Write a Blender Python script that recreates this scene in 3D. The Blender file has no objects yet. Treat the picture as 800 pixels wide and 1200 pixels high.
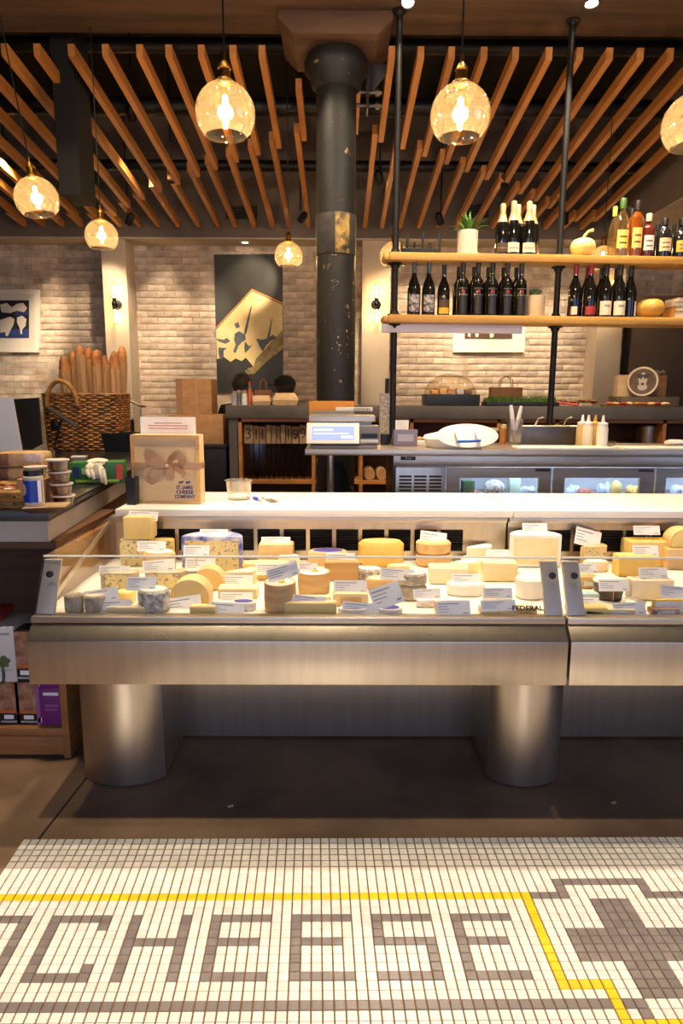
import bpy, bmesh, math, random
from mathutils import Vector, Matrix
random.seed(7)
S = bpy.context.scene
COL = S.collection

# ------------------------------------------------------------------ camera
H, F = 1.30, 786.0                      # camera height (m), focal length in px of the 800x1200 frame
PITCH, YAW, ROLL = math.radians(9.96), math.atan(4 / 786), math.radians(.25)
def rot3():
    cy, sy, cp, sp, cr, sr = math.cos(YAW), math.sin(YAW), math.cos(PITCH), math.sin(PITCH), math.cos(ROLL), math.sin(ROLL)
    A = Matrix(((1, 0, 0), (0, 0, -1), (0, 1, 0)))
    Y = Matrix(((cy, -sy, 0), (sy, cy, 0), (0, 0, 1)))
    P = Matrix(((1, 0, 0), (0, cp, -sp), (0, sp, cp)))
    Q = Matrix(((cr, -sr, 0), (sr, cr, 0), (0, 0, 1)))
    return Q @ P @ A @ Y
CM = rot3()                             # world -> camera (x right, y down, z forward)
CAM = Vector((0, 0, H))
cd = bpy.data.cameras.new('camera'); cam = bpy.data.objects.new('camera', cd); COL.objects.link(cam)
cd.sensor_fit = 'VERTICAL'; cd.sensor_height = 36; cd.lens = 36 * F / 1200; cd.clip_start = .05
cam.matrix_world = Matrix.Translation(CAM) @ Matrix((CM[0], -CM[1], -CM[2])).transposed().to_4x4()
S.camera = cam
def ray(px, py): return CM.transposed() @ Vector(((px - 400) / F, (py - 600) / F, 1))
def W(px, py, D):                       # pixel -> point on the vertical plane Y = D
    d = ray(px, py); return CAM + d * (D / d.y)
def Wz(px, py, z):                      # pixel -> point on the horizontal plane Z = z
    d = ray(px, py); return CAM + d * ((z - H) / d.z)
def ppm(p): return F / (CM @ (Vector(p) - CAM)).z
def proj(p):
    c = CM @ (Vector(p) - CAM); return 400 + F * c.x / c.z, 600 + F * c.y / c.z

# ------------------------------------------------------------------ world, sun, exposure
S.view_settings.view_transform = 'Standard'; S.view_settings.look = 'None'
S.view_settings.gamma = 1; S.view_settings.use_curve_mapping = False; S.view_settings.exposure = 1.0
wd = bpy.data.worlds.new('daylight'); S.world = wd; wd.use_nodes = True
bg = wd.node_tree.nodes['Background']; bg.inputs[0].default_value = (.50, .61, 1, 1); bg.inputs[1].default_value = 1.0
def lamp(kind, name, loc, energy, col, target=None, **kw):
    l = bpy.data.lights.new(name, kind); l.energy = energy; l.color = col
    for k, v in kw.items(): setattr(l, k, v)
    o = bpy.data.objects.new(name, l); COL.objects.link(o); o.location = loc
    if target is not None: o.rotation_euler = (Vector(target) - Vector(loc)).to_track_quat('-Z', 'Y').to_euler()
    return o
SUN_EL = math.radians(35)
lamp('SUN', 'sun', (0, -6, 6), 2.6, (1, .88, .76), (0, -6 + math.cos(SUN_EL), 6 - math.sin(SUN_EL)), angle=math.radians(.15))
WARM = (1, .74, .46)

# ------------------------------------------------------------------ materials
def lin(c):
    f = lambda v: v / 12.92 if v <= .04045 else ((v + .055) / 1.055) ** 2.4
    return tuple(f(v / 255) for v in c) + (1,)
MATS = {}
def mat(name, c1, c2=None, scale=8, rough=.5, metal=0, bump=0, bscale=None, stretch=None, emit=None, estr=0, spec=None, rnd=0, alpha=1, coat=0):
    if name in MATS: return MATS[name]
    m = bpy.data.materials.new(name); m.use_nodes = True; MATS[name] = m
    nt = m.node_tree; N, L = nt.nodes, nt.links; b = N['Principled BSDF']
    b.inputs['Base Color'].default_value = lin(c1); b.inputs['Roughness'].default_value = rough; b.inputs['Metallic'].default_value = metal
    if spec is not None: b.inputs['Specular IOR Level'].default_value = spec
    if coat: b.inputs['Coat Weight'].default_value = coat
    tc = N.new('ShaderNodeTexCoord'); mp = N.new('ShaderNodeMapping'); L.new(tc.outputs['Object'], mp.inputs[0])
    if stretch: mp.inputs['Scale'].default_value = stretch
    nz = N.new('ShaderNodeTexNoise'); nz.inputs['Scale'].default_value = scale; nz.inputs['Detail'].default_value = 5
    L.new(mp.outputs[0], nz.inputs['Vector'])
    col = None
    if c2 is not None:
        r = N.new('ShaderNodeValToRGB'); r.color_ramp.elements[0].position = .35; r.color_ramp.elements[1].position = .65
        r.color_ramp.elements[0].color = lin(c1); r.color_ramp.elements[1].color = lin(c2)
        L.new(nz.outputs['Fac'], r.inputs[0]); col = r.outputs[0]
    if rnd:
        oi = N.new('ShaderNodeObjectInfo'); ge = N.new('ShaderNodeNewGeometry')
        ad = N.new('ShaderNodeMath'); ad.operation = 'ADD'; L.new(oi.outputs['Random'], ad.inputs[0]); L.new(ge.outputs['Random Per Island'], ad.inputs[1])
        fr = N.new('ShaderNodeMath'); fr.operation = 'FRACT'; L.new(ad.outputs[0], fr.inputs[0])
        mr = N.new('ShaderNodeMapRange'); mr.inputs['To Min'].default_value = 1 - rnd; mr.inputs['To Max'].default_value = 1 + rnd * .5; L.new(fr.outputs[0], mr.inputs[0])
        hs = N.new('ShaderNodeHueSaturation'); L.new(mr.outputs[0], hs.inputs['Value'])
        if col: L.new(col, hs.inputs['Color'])
        else: hs.inputs['Color'].default_value = lin(c1)
        col = hs.outputs[0]
    if col: L.new(col, b.inputs['Base Color'])
    if bump:
        n2 = N.new('ShaderNodeTexNoise'); n2.inputs['Scale'].default_value = bscale or scale * 3; n2.inputs['Detail'].default_value = 4
        L.new(mp.outputs[0], n2.inputs['Vector'])
        bp = N.new('ShaderNodeBump'); bp.inputs['Strength'].default_value = bump; bp.inputs['Distance'].default_value = .01
        L.new(n2.outputs['Fac'], bp.inputs['Height']); L.new(bp.outputs[0], b.inputs['Normal'])
    if emit: b.inputs['Emission Color'].default_value = lin(emit); b.inputs['Emission Strength'].default_value = estr
    return m
def glass(name, tint=(255, 255, 255), gloss=.12, rough=.02, edge=.35, haze=0):
    """thin clear pane: mostly transparent, fresnel-like reflection from the layer weight"""
    if name in MATS: return MATS[name]
    m = bpy.data.materials.new(name); m.use_nodes = True; MATS[name] = m
    nt = m.node_tree; N, L = nt.nodes, nt.links; N.remove(N['Principled BSDF'])
    t = N.new('ShaderNodeBsdfTransparent'); t.inputs[0].default_value = lin(tint)
    g = N.new('ShaderNodeBsdfGlossy'); g.inputs['Roughness'].default_value = rough
    lw = N.new('ShaderNodeLayerWeight'); lw.inputs['Blend'].default_value = .25
    mr = N.new('ShaderNodeMapRange'); mr.inputs['To Min'].default_value = gloss * .3; mr.inputs['To Max'].default_value = gloss + edge
    L.new(lw.outputs['Facing'], mr.inputs[0])
    mx = N.new('ShaderNodeMixShader'); L.new(mr.outputs[0], mx.inputs[0]); L.new(t.outputs[0], mx.inputs[1]); L.new(g.outputs[0], mx.inputs[2])
    out = mx.outputs[0]
    if haze:                             # warm translucent mix, added so the glass shows a pale glow
        tr = N.new('ShaderNodeBsdfTranslucent'); tr.inputs[0].default_value = lin((255, 236, 205)); m2 = N.new('ShaderNodeMixShader'); m2.inputs[0].default_value = haze
        L.new(out, m2.inputs[1]); L.new(tr.outputs[0], m2.inputs[2]); out = m2.outputs[0]
    L.new(out, N['Material Output'].inputs[0])
    return m
def glow(name, c, s):
    return mat(name, (30, 20, 10), emit=c, estr=s, rough=.6)

# ------------------------------------------------------------------ mesh helpers
class B:
    def __init__(s): s.bm = bmesh.new()
    def _new(s, mi, n0, smooth):
        s.bm.faces.ensure_lookup_table()
        for f in s.bm.faces[n0:]: f.material_index = mi; f.smooth = smooth
    def box(s, x0, x1, y0, y1, z0, z1, mi=0, bev=0, mtx=None):
        n0 = len(s.bm.faces)
        r = bmesh.ops.create_cube(s.bm, size=1)
        v = r['verts']
        bmesh.ops.scale(s.bm, vec=(x1 - x0, y1 - y0, z1 - z0), verts=v)
        bmesh.ops.translate(s.bm, vec=((x0 + x1) / 2, (y0 + y1) / 2, (z0 + z1) / 2), verts=v)
        if bev:
            e = list({e for q in v for e in q.link_edges})
            bv = bmesh.ops.bevel(s.bm, geom=e, offset=bev, segments=2, profile=.6, affect='EDGES')
            v = list({q for f in s.bm.faces[n0:] for q in f.verts}) if False else list({q for f in bv['faces'] for q in f.verts} | {q for q in v if q.is_valid})
        if mtx is not None: bmesh.ops.transform(s.bm, matrix=mtx, verts=v)
        s._new(mi, n0, bool(bev)); return s
    def obox(s, c, dims, rz=0, rx=0, mi=0, bev=0, ry=0):
        m = Matrix.Translation(c) @ Matrix.Rotation(rz, 4, 'Z') @ Matrix.Rotation(ry, 4, 'Y') @ Matrix.Rotation(rx, 4, 'X')
        a, b, d = dims; return s.box(-a / 2, a / 2, -b / 2, b / 2, -d / 2, d / 2, mi, bev, m)
    def lathe(s, prof, c=(0, 0, 0), seg=24, mi=0, a0=0, a1=2 * math.pi, mtx=None, smooth=True, sx=1, sy=1):
        n0 = len(s.bm.faces); full = abs(a1 - a0 - 2 * math.pi) < 1e-6
        k = seg if full else seg + 1; rings = []
        M = mtx or Matrix.Identity(4)
        for r, z in prof:
            if r < 1e-6: rings.append([s.bm.verts.new(M @ (Vector(c) + Vector((0, 0, z))))])
            else: rings.append([s.bm.verts.new(M @ (Vector(c) + Vector((sx * r * math.cos(a0 + (a1 - a0) * i / seg), sy * r * math.sin(a0 + (a1 - a0) * i / seg), z)))) for i in range(k)])
        for A, C in zip(rings, rings[1:]):
            for i in range(seg):
                j = (i + 1) % k if full else i + 1
                q = []
                for v in ([A[0]] if len(A) == 1 else [A[i], A[j]]): q.append(v)
                for v in ([C[0]] if len(C) == 1 else [C[j], C[i]]): q.append(v)
                if len(q) >= 3:
                    try: s.bm.faces.new(q)
                    except ValueError: pass
        s._new(mi, n0, smooth); return s
    def cyl(s, c, r, h, seg=20, r2=None, mi=0, bev=0, mtx=None):
        r2 = r if r2 is None else r2
        p = [(0, 0), (r, 0), (r2, h), (0, h)]
        if bev: p = [(0, 0), (r - bev, 0), (r, bev), (r2, h - bev), (r2 - bev, h), (0, h)]
        return s.lathe(p, c, seg, mi, mtx=mtx)
    def tube(s, pts, r, seg=8, mi=0, closed=False):
        n0 = len(s.bm.faces); P = [Vector(p) for p in pts]; rings = []; n = len(P)
        R = r if isinstance(r, (list, tuple)) else [r] * n
        for i, p in enumerate(P):
            a = P[(i - 1) % n] if (closed or i > 0) else p; b = P[(i + 1) % n] if (closed or i < n - 1) else p
            t = (b - a).normalized(); u = t.cross(Vector((0, 0, 1)))
            if u.length < .05: u = t.cross(Vector((0, 1, 0)))
            u.normalize(); w = t.cross(u)
            rings.append([s.bm.verts.new(p + (u * math.cos(2 * math.pi * k / seg) + w * math.sin(2 * math.pi * k / seg)) * R[i]) for k in range(seg)])
        m = n if closed else n - 1
        for i in range(m):
            A, C = rings[i], rings[(i + 1) % n]
            for k in range(seg): s.bm.faces.new((A[k], A[(k + 1) % seg], C[(k + 1) % seg], C[k]))
        if not closed: s.bm.faces.new(rings[0][::-1]); s.bm.faces.new(rings[-1])
        s._new(mi, n0, True); return s
    def prism(s, poly, h, mi=0, mtx=None, bev=0):            # polygon in XY extruded 0..h along Z
        n0 = len(s.bm.faces); M = mtx or Matrix.Identity(4)
        a = [s.bm.verts.new(M @ Vector((x, y, 0))) for x, y in poly]; b = [s.bm.verts.new(M @ Vector((x, y, h))) for x, y in poly]
        s.bm.faces.new(a[::-1]); s.bm.faces.new(b); n = len(a)
        for i in range(n): s.bm.faces.new((a[i], a[(i + 1) % n], b[(i + 1) % n], b[i]))
        if bev:
            e = list({e for f in s.bm.faces[n0:] for e in f.edges})
            bmesh.ops.bevel(s.bm, geom=e, offset=bev, segments=2, profile=.6, affect='EDGES')
        s._new(mi, n0, bool(bev)); return s
    def ball(s, c, r, sc=(1, 1, 1), mi=0, u=14, v=10, noise=0):
        n0 = len(s.bm.faces)
        vs = bmesh.ops.create_uvsphere(s.bm, u_segments=u, v_segments=v, radius=r)['verts']
        bmesh.ops.scale(s.bm, vec=sc, verts=vs)
        if noise:
            for q in vs: q.co *= 1 + random.uniform(-noise, noise)
        bmesh.ops.translate(s.bm, vec=c, verts=vs); s._new(mi, n0, True); return s
    def quad(s, pts, mi=0):
        n0 = len(s.bm.faces); s.bm.faces.new([s.bm.verts.new(p) for p in pts]); s._new(mi, n0, False); return s
    def flat(s, pix, D, t=.002, mi=0):                       # outline in pixels on the plane Y=D, t metres thick towards -Y
        P = [W(x, y, D) for x, y in pix]; n0 = len(s.bm.faces)
        a = [s.bm.verts.new(p) for p in P]; b = [s.bm.verts.new(p - Vector((0, t, 0))) for p in P]
        s.bm.faces.new(a); s.bm.faces.new(b[::-1]); n = len(a)
        for i in range(n): s.bm.faces.new((a[i], b[i], b[(i + 1) % n], a[(i + 1) % n]))
        s._new(mi, n0, False); return s
    def mesh(s, name, mats):
        bmesh.ops.recalc_face_normals(s.bm, faces=s.bm.faces)
        me = bpy.data.meshes.new(name); s.bm.to_mesh(me); s.bm.free()
        for m in (mats if isinstance(mats, (list, tuple)) else [mats]): me.materials.append(m)
        try: me.set_sharp_from_angle(angle=math.radians(38))
        except Exception: pass
        return me
    def o(s, name, mats, parent=None, loc=None, rot=None):
        return link(name, s.mesh(name, mats), parent, loc, rot)
def link(name, me, parent=None, loc=None, rot=None):
    ob = bpy.data.objects.new(name, me); COL.objects.link(ob)
    if parent is not None: ob.parent = parent
    if loc is not None: ob.location = loc
    if rot is not None: ob.rotation_euler = rot
    return ob
def tag(o, label, cat, group=None):
    o['label'] = label; o['category'] = cat
    if group: o['group'] = group
    return o
def thing(name, label, cat, loc=(0, 0, 0), rz=0, group=None):
    o = bpy.data.objects.new(name, None); COL.objects.link(o); o.empty_display_size = .05
    o.location = loc; o.rotation_euler = (0, 0, rz); return tag(o, label, cat, group)
def struct(o): o['kind'] = 'structure'; return o
def stuff(o): o['kind'] = 'stuff'; return o
def dup(o, loc, rz=None, label=None, group=None):
    r = o.copy(); COL.objects.link(r); r.location = loc
    if rz is not None: r.rotation_euler = (0, 0, rz)
    if label: r['label'] = label
    if group: r['group'] = group
    for ch in list(o.children):
        c = ch.copy(); COL.objects.link(c); c.parent = r
        for g in list(ch.children):
            d = g.copy(); COL.objects.link(d); d.parent = c
    return r
def text(name, body, size, m, parent, loc, rot, ext=.0004, align='CENTER', sx=1, bold=0):
    cu = bpy.data.curves.new(name, 'FONT'); cu.body = body; cu.size = size; cu.extrude = ext; cu.align_x = align; cu.align_y = 'CENTER'; cu.space_line = .8; cu.resolution_u = 2; cu.offset = bold
    t = bpy.data.objects.new(name, cu); COL.objects.link(t)
    bpy.context.view_layer.update()
    me = bpy.data.meshes.new_from_object(t.evaluated_get(bpy.context.evaluated_depsgraph_get()))
    bpy.data.objects.remove(t); me.materials.clear(); me.materials.append(m)
    ob = link(name, me, parent, loc, rot); ob.scale = (sx, 1, 1); return ob
FACE = (math.pi / 2, 0, 0)              # text standing upright, read from -Y
R = math.radians

# common materials
STEEL = mat('brushed_steel', (192, 180, 162), (182, 169, 151), 3, .28, .92, .02, 50, (10, 10, .6))
STEELH = mat('brushed_steel_long', (200, 188, 170), (184, 170, 152), 2, .34, .88, .04, 40, (1, 12, 14))
STEELD = mat('dark_steel', (110, 104, 98), (84, 80, 76), 4, .38, .9, .05, 40)
BLACK = mat('black_metal', (22, 20, 19), (34, 31, 29), 12, .45, .4)
BLKP = mat('black_plastic', (20, 20, 21), rough=.4)
WHITE = mat('white_plastic', (232, 228, 222), rough=.4)
PAPER = mat('white_paper', (248, 244, 238), (240, 236, 228), 20, .8)
INK = mat('grey_ink', (168, 163, 162), rough=.8)
KRAFT = mat('kraft_card', (176, 132, 88), (160, 116, 74), 14, .85, bump=.1)
WOODS = mat('pale_pine', (214, 170, 104), (192, 144, 78), 3, .45, 0, .12, 20, (1, 1, 12))
WOODH = mat('shelf_board', (206, 156, 74), (178, 124, 50), 2.2, .42, 0, .1, 14, (.5, 5, 6))
SLATW = mat('slat_wood', (196, 130, 62), (172, 108, 46), 2.5, .5, 0, .12, 12, (6, .4, 6), rnd=.2)
CREAMW = mat('cream_plaster', (196, 180, 158), (188, 170, 146), 3, .85, bump=.05)
TAUPE = mat('taupe_plaster', (118, 104, 92), (108, 94, 83), 3, .85, bump=.05)
BRASS = mat('brass', (196, 146, 60), (168, 118, 44), 20, .3, 1)
MARBLE = mat('white_counter', (240, 236, 228), (228, 222, 212), 2, .3, 0, 0, None, (1, 3, 1))
SATIN = mat('satin_steel', (206, 196, 182), (194, 184, 170), 3, .42, .55)
CLEAR = glass('clear_glass')
PLCLEAR = glass('clear_plastic', (244, 244, 240), .2, .1, .4)

# ------------------------------------------------------------------ setting: floor, walls, ceiling
YB = 8.2                                 # back wall
CONC = mat('concrete', (140, 110, 80), (100, 76, 54), 2.6, .6, 0, .25, 22)
floor = struct(B().box(-5, 5, -2.6, YB, -.1, -.004).o('floor', CONC))
B().obox((-.87, 2.0, -.0035), (.006, .9, .003), R(-4)).o('joint', mat('joint_dark', (30, 24, 20), rough=.9), floor)
# mosaic inlaid in the floor
CV, RV, O0 = Vector((.025032, .000173, 0)), Vector((.000853, -.024572, 0)), Vector((-.7247, 1.78829, 0))
def grid(c, r): return O0 + CV * c + RV * r
C0, C1, R1 = -8, 96, 34
GROUT = mat('grout', (120, 92, 66), (98, 74, 52), 40, .95)
q = [grid(C0, 0), grid(C1, 0), grid(C1, R1), grid(C0, R1)]
bed = B(); vs = []
bed.prism([(p.x, p.y) for p in q[::-1]], .005, 0, Matrix.Translation((0, 0, -.0045)))
mosaic = bed.o('mosaic_bed', GROUT, floor)
pat = {}
def put(ch, cols, rows):
    for c in cols:
        for r in rows: pat[c, r] = ch
LT = {'C': ['XXXXXX', 'X....X', 'X.....', 'X.....', 'X.....', 'X.....', 'X....X', 'XXXXXX'], 'H': ['X....X'] * 3 + ['XXXXXX'] + ['X....X'] * 4,
      'E': ['XXXXXX', 'X.....', 'X.....', 'XXXXX.', 'X.....', 'X.....', 'X.....', 'XXXXXX'], 'S': ['XXXXXX', 'X.....', 'X.....', 'XXXXXX', '.....X', '.....X', '.....X', 'XXXXXX']}
for i, ch in enumerate('CHEESE'):
    for r, row in enumerate(LT[ch]):
        for c, v in enumerate(row):
            if v == 'X': pat[8 * i + c, 12 + r] = 'g'
put('g', range(-8, -2), [12]); put('g', [-3], range(12, 20))
put('g', range(-8, 55), [22]); put('g', [54], range(22, R1))
put('y', range(-8, 49), [9]); put('y', [48], range(9, 21)); put('y', range(48, 53), [20]); put('y', [52], range(20, 25)); put('y', range(52, C1), [24])
put('g', range(49, 53), [9]); put('g', [52], [7, 8]); put('g', range(52, 62), [7]); put('g', [61], [7, 8, 9]); put('g', range(61, 66), [9]); put('y', range(66, C1), [9])
put('g', range(55, 59), range(10, 22)); put('g', range(51, 63), range(14, 18))
TW = mat('tile_white', (236, 228, 212), (226, 217, 199), 30, .35, rnd=.1); TG = mat('tile_grey', (134, 122, 114), (120, 109, 102), 30, .38, rnd=.12); TY = mat('tile_yellow', (246, 206, 30), (232, 190, 22), 30, .35, rnd=.08)
TM = {'w': TW, 'g': TG, 'y': TY}; tiles = {k: None for k in TM}
def tile_geo(b, mi, base):
    a = .053; h = .0035
    co = [(a, a), (1 - a, a), (1 - a, 1 - a), (a, 1 - a)]; ins = .07
    lo = [base + CV * u + RV * v for u, v in co]
    hi = [base + CV * (u + (ins if u < .5 else -ins) * .5) + RV * (v + (ins if v < .5 else -ins) * .5) + Vector((0, 0, h)) for u, v in co]
    n0 = len(b.bm.faces); A = [b.bm.verts.new(p) for p in lo]; C = [b.bm.verts.new(p) for p in hi]
    b.bm.faces.new(C[::-1])
    for i in range(4): b.bm.faces.new((A[i], C[i], C[(i + 1) % 4], A[(i + 1) % 4]))
    b._new(mi, n0, False)
for k in TM:
    bb = B(); tile_geo(bb, 0, Vector((0, 0, 0))); tiles[k] = bb.mesh('tile', TM[k])
rest = B(); order = 'wgy'; n_ind = 0
for r in range(R1 - 1, -1, -1):
    for c in range(C0, C1):
        k = pat.get((c, r), 'w'); p = grid(c, r); x, y = proj(p + CV * .5 + RV * .5)
        if -5 < x < 805 and 1143 < y < 1206 and n_ind < 300:
            link('tile', tiles[k], mosaic, p); n_ind += 1
        else: tile_geo(rest, order.index(k), p)
stuff(rest.o('tile_field', [TW, TG, TY], mosaic))

MORTAR = mat('mortar', (214, 196, 170), (192, 170, 142), 9, .95, bump=.3)
wall_back = struct(B().box(-5, 5, YB, YB + .2, 0, 4.4).o('wall_back', MORTAR))
BRK = mat('whitewashed_brick', (226, 210, 190), (186, 160, 136), 7, .92, 0, .6, 40, rnd=.28)
BL, BH = .205, .0745
def brick_geo(b, x0, x1, z0, z1, dy):
    b.box(x0, x1, YB - .012 - dy, YB + .01, z0, z1)
variants = []
for i in range(5):
    b = B(); b.box(-BL / 2 + .005, BL / 2 - .005, -.008 - .002 * i, .01, -BH / 2 + .005, BH / 2 - .005, 0, .004)
    for v in b.bm.verts: v.co += Vector((random.uniform(-.002, .002), 0, random.uniform(-.002, .002)))
    variants.append(b.mesh('brick', BRK))
restb = B(); nb = 0; clear_zones = [(160, 248, 292, 470), (462, 526, 388, 470), (616, 684, 390, 470), (50, 120, 300, 420), (336, 368, 300, 470), (556, 616, 415, 470)]
for k in range(60):
    z = .02 + k * BH; off = (k % 2) * BL / 2 + random.uniform(-.02, .02); x = -4.6 - off
    while x < 4.8:
        cx = x + BL / 2; px, py = proj((cx, YB, z + BH / 2))
        if z > .9 and z < 3.15:
            if nb < 298 and any(a < px < b2 and c2 < py < d2 for a, b2, c2, d2 in clear_zones):
                link('brick', random.choice(variants), wall_back, (cx, YB, z + BH / 2)); nb += 1
            else: brick_geo(restb, x + .005, x + BL - .005, z + .005, z + BH - .005, random.choice((-.005, -.003, 0, .003)))
        x += BL
stuff(restb.o('brickwork', BRK, wall_back))
PLW = mat('dark_wall', (70, 60, 52), (60, 52, 45), 2, .9)
struct(B().box(-5.2, -5, -2.8, YB + .2, 0, 4.4).o('wall_left', PLW))
wr = B(); wr.box(5, 5.2, -2.8, -2.2, 0, 4.4); wr.box(5, 5.2, 1.6, YB + .2, 0, 4.4); wr.box(5, 5.2, -2.2, 1.6, 0, .4); wr.box(5, 5.2, -2.2, 1.6, 2.9, 4.4)
struct(wr.o('wall_right', PLW)); struct(B().box(5.08, 5.085, -2.2, 1.6, .4, 2.9).o('added_window', glass('shop_window', gloss=.05)))  # side opening and pane added to bring bluish sky light from the right
wf = B(); wf.box(-5, 5, -2.8, -2.6, 3.126, 4.4); wf.box(-5, 5, -2.8, -2.6, 0, .12); wf.box(-5, -2.6, -2.8, -2.6, .12, 3.126); wf.box(3.0, 5, -2.8, -2.6, .12, 3.126)
struct(wf.o('wall_front', PLW))
wn = struct(B().box(-2.6, 3.0, -2.72, -2.715, .12, 3.12).o('window_1', glass('shop_window', gloss=.05)))
ceiling = struct(B().box(-5.2, 5.2, -2.8, YB + .2, 4.4, 4.55).o('ceiling', mat('black_ceiling', (44, 37, 31), (32, 27, 23), 3, .9)))
# soffit along the back wall and down the right-hand side
struct(B().box(-5, 5, 7.83, YB, 3.0, 4.4).o('trim_1', TAUPE))
struct(B().box(2.98, 5, -2, 7.829, 3.0, 4.4).o('trim_2', TAUPE))
# underside boards are painted cream
for i, (a, b_, c, d) in enumerate([(-5, 5, 7.83, YB), (2.98, 5, -2, 7.829)]): struct(B().box(a, b_, c, d, 2.985, 2.9995).o('trim_%d' % (3 + i), CREAMW))
for i, (xa, xb, yf) in enumerate([(122, 150, 7.86), (424, 457, 7.86), (701, 731, 7.86)]):
    a, b_ = W(xa, 360, yf).x, W(xb, 360, yf).x
    struct(B().box(a, b_, yf, YB - .0, 0, 2.984).o('trim_%d' % (5 + i), CREAMW))
# grey service panel beside the right pilaster
gp = B(); a = W(737, 420, 7.95).x; gp.box(a, 4.6, 7.95, YB - .03, 0, W(760, 346, 7.95).z, 0, .01)
tag(gp.o('equipment_cabinet', mat('panel_brown', (116, 98, 82), (106, 88, 73), 2, .7)), 'tall plain grey-brown cabinet against the brick wall behind the cow-print wheel', 'cabinet')

# slats under the black ceiling: pieces of the ceiling
SD0, SZ0, SSL, SD1 = 4.70, 3.405, -.1066, 7.75
def slat_z(D): return SZ0 + SSL * (D - SD0)
def slat_D(py):                          # depth where the underside of a slat shows at image row py
    t = math.tan(math.atan((600 - py) / F) - PITCH); return (SZ0 - SSL * SD0 - H) / (t - SSL)
def slat(x, d0, d1, dz=0):
    b = B(); w, h = .042, .072
    pts = [(d0, slat_z(d0) + dz), (d1, slat_z(d1) + dz), (d1, slat_z(d1) + h + dz), (d0, slat_z(d0) + h + dz)]
    m = Matrix(((0, 0, 1, 0), (1, 0, 0, 0), (0, 1, 0, 0), (0, 0, 0, 1)))
    b.prism(pts, w, 0, Matrix.Translation((x, 0, 0)) @ m)
    b.o('slat', SLATW, ceiling)
near = [-230, -192, -153, -115, -76, -37, 2, 40, 80, 120, 160, 194, 232, 269, 303, 342, 417, 455, 489, 525, 563, 600, 639, 675, 710, 746, 781, 817, 853, 890]
for px in near:
    x = W(px, 68, SD0).x; d0 = 5.06 if 320 < px < 440 else SD0
    ys = 167 + (abs(px + 4 - 400) - 60) * .235
    ds = min(max(slat_D(ys), 5.4), 7.5)
    if 2.93 < x: continue
    slat(x, d0, ds); slat(x - .05, ds - .12, SD1, .004)
# black services above the slats
for i, (D, z, r) in enumerate([(5.3, 3.75, .05), (6.0, 3.62, .07), (6.9, 3.45, .05)]):
    tag(B().tube([(-4.9, D, z), (2.9, D, z)], r, 10).o('ceiling_pipe', BLACK), ['thin black pipe crossing above the slats just behind the timber beam', 'thick black pipe crossing above the middle of the slats', 'black pipe crossing above the far ends of the slats'][i], 'pipe')
dk = B(); p0, p1 = W(60, 80, 5.0), W(100, 228, 5.0)
dk.box(p0.x, p1.x - .03, 5.0, 5.3, p1.z, 4.39, 0, .005)
tag(dk.o('hanging_duct', mat('duct_black', (14, 12, 10), (11, 10, 9), 4, .9)), 'square black duct hanging down through the wooden slats', 'duct')
# beam, bolster, column
TIMB = mat('old_timber', (92, 62, 38), (58, 38, 24), 2.4, .75, 0, .4, 16, (.4, 4, 4))
bt = thing('timber_beam', 'dark old timber ceiling beam resting on the iron column', 'beam', (0, 4.55, 3.58))
B().box(-4.95, 2.95, -.23, .24, 0, .5, 0, .01).o('beam', TIMB, bt)
bo = B(); xl, xr = W(330, 30, 4.75).x, W(457, 30, 4.75).x
m = Matrix(((1, 0, 0, 0), (0, 0, 1, 0), (0, 1, 0, 0), (0, 0, 0, 1)))
bo.prism([(xl, 0), (xl + .0, -.05), (xl + .09, -.13), (xr - .09, -.13), (xr, -.05), (xr, 0)], .5, 0, Matrix.Translation((0, -.05, 0)) @ m, .006)
bo.o('bolster', mat('bolster_timber', (96, 64, 40), (70, 45, 28), 3, .7, 0, .3, 14, (.5, 3, 3)), bt)
br = B(); x0 = W(430, 70, 4.85).x
br.box(x0 + .0, x0 + .012, .27, .4, -.42, -.13); br.prism([(0, 0), (.17, 0), (0, -.2)], .012, 0, Matrix.Translation((x0 + .01, .33, -.13)) @ m)
for dz in (-.3, -.38): br.tube([(x0 - .08, .33, dz), (x0 + .1, .33, dz)], .012, 8); br.tube([(x0 + .06, .33, dz), (x0 + .085, .33, dz)], .024, 6)
br.o('bracket', STEELD, bt)
cx = W(393.5, 300, 4.78).x; cr = .134
ct = thing('iron_column', 'black cast iron column with chipped paint and round capital', 'column', (cx, 4.78, 0))
IRON = mat('chipped_iron', (24, 22, 20), (38, 34, 30), 6, .55, .2, .5, 12, (1, 1, .5))
def chipped():
    m_ = IRON; nt = m_.node_tree; N, L = nt.nodes, nt.links; b = N['Principled BSDF']
    old = b.inputs['Base Color'].links[0].from_socket
    n = N.new('ShaderNodeTexNoise'); n.inputs['Scale'].default_value = 9; n.inputs['Detail'].default_value = 8; n.inputs['Roughness'].default_value = .7
    tc = N.new('ShaderNodeTexCoord'); L.new(tc.outputs['Object'], n.inputs['Vector'])
    r = N.new('ShaderNodeValToRGB'); r.color_ramp.elements[0].position = .62; r.color_ramp.elements[1].position = .66
    mx = N.new('ShaderNodeMix'); mx.data_type = 'RGBA'; L.new(n.outputs['Fac'], r.inputs[0]); L.new(r.outputs[0], mx.inputs['Factor'])
    L.new(old, mx.inputs[6]); mx.inputs[7].default_value = lin((150, 130, 92)); L.new(mx.outputs[2], b.inputs['Base Color'])
chipped()
B().cyl((0, 0, 0), cr + .004, 3.36, 40, cr - .004).o('shaft', IRON, ct)
B().lathe([(cr, 3.24), (cr + .03, 3.27), (cr + .035, 3.31), (cr + .07, 3.35), (cr + .075, 3.40), (cr + .05, 3.448), (0, 3.448)], seg=40).o('capital', IRON, ct)
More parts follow.
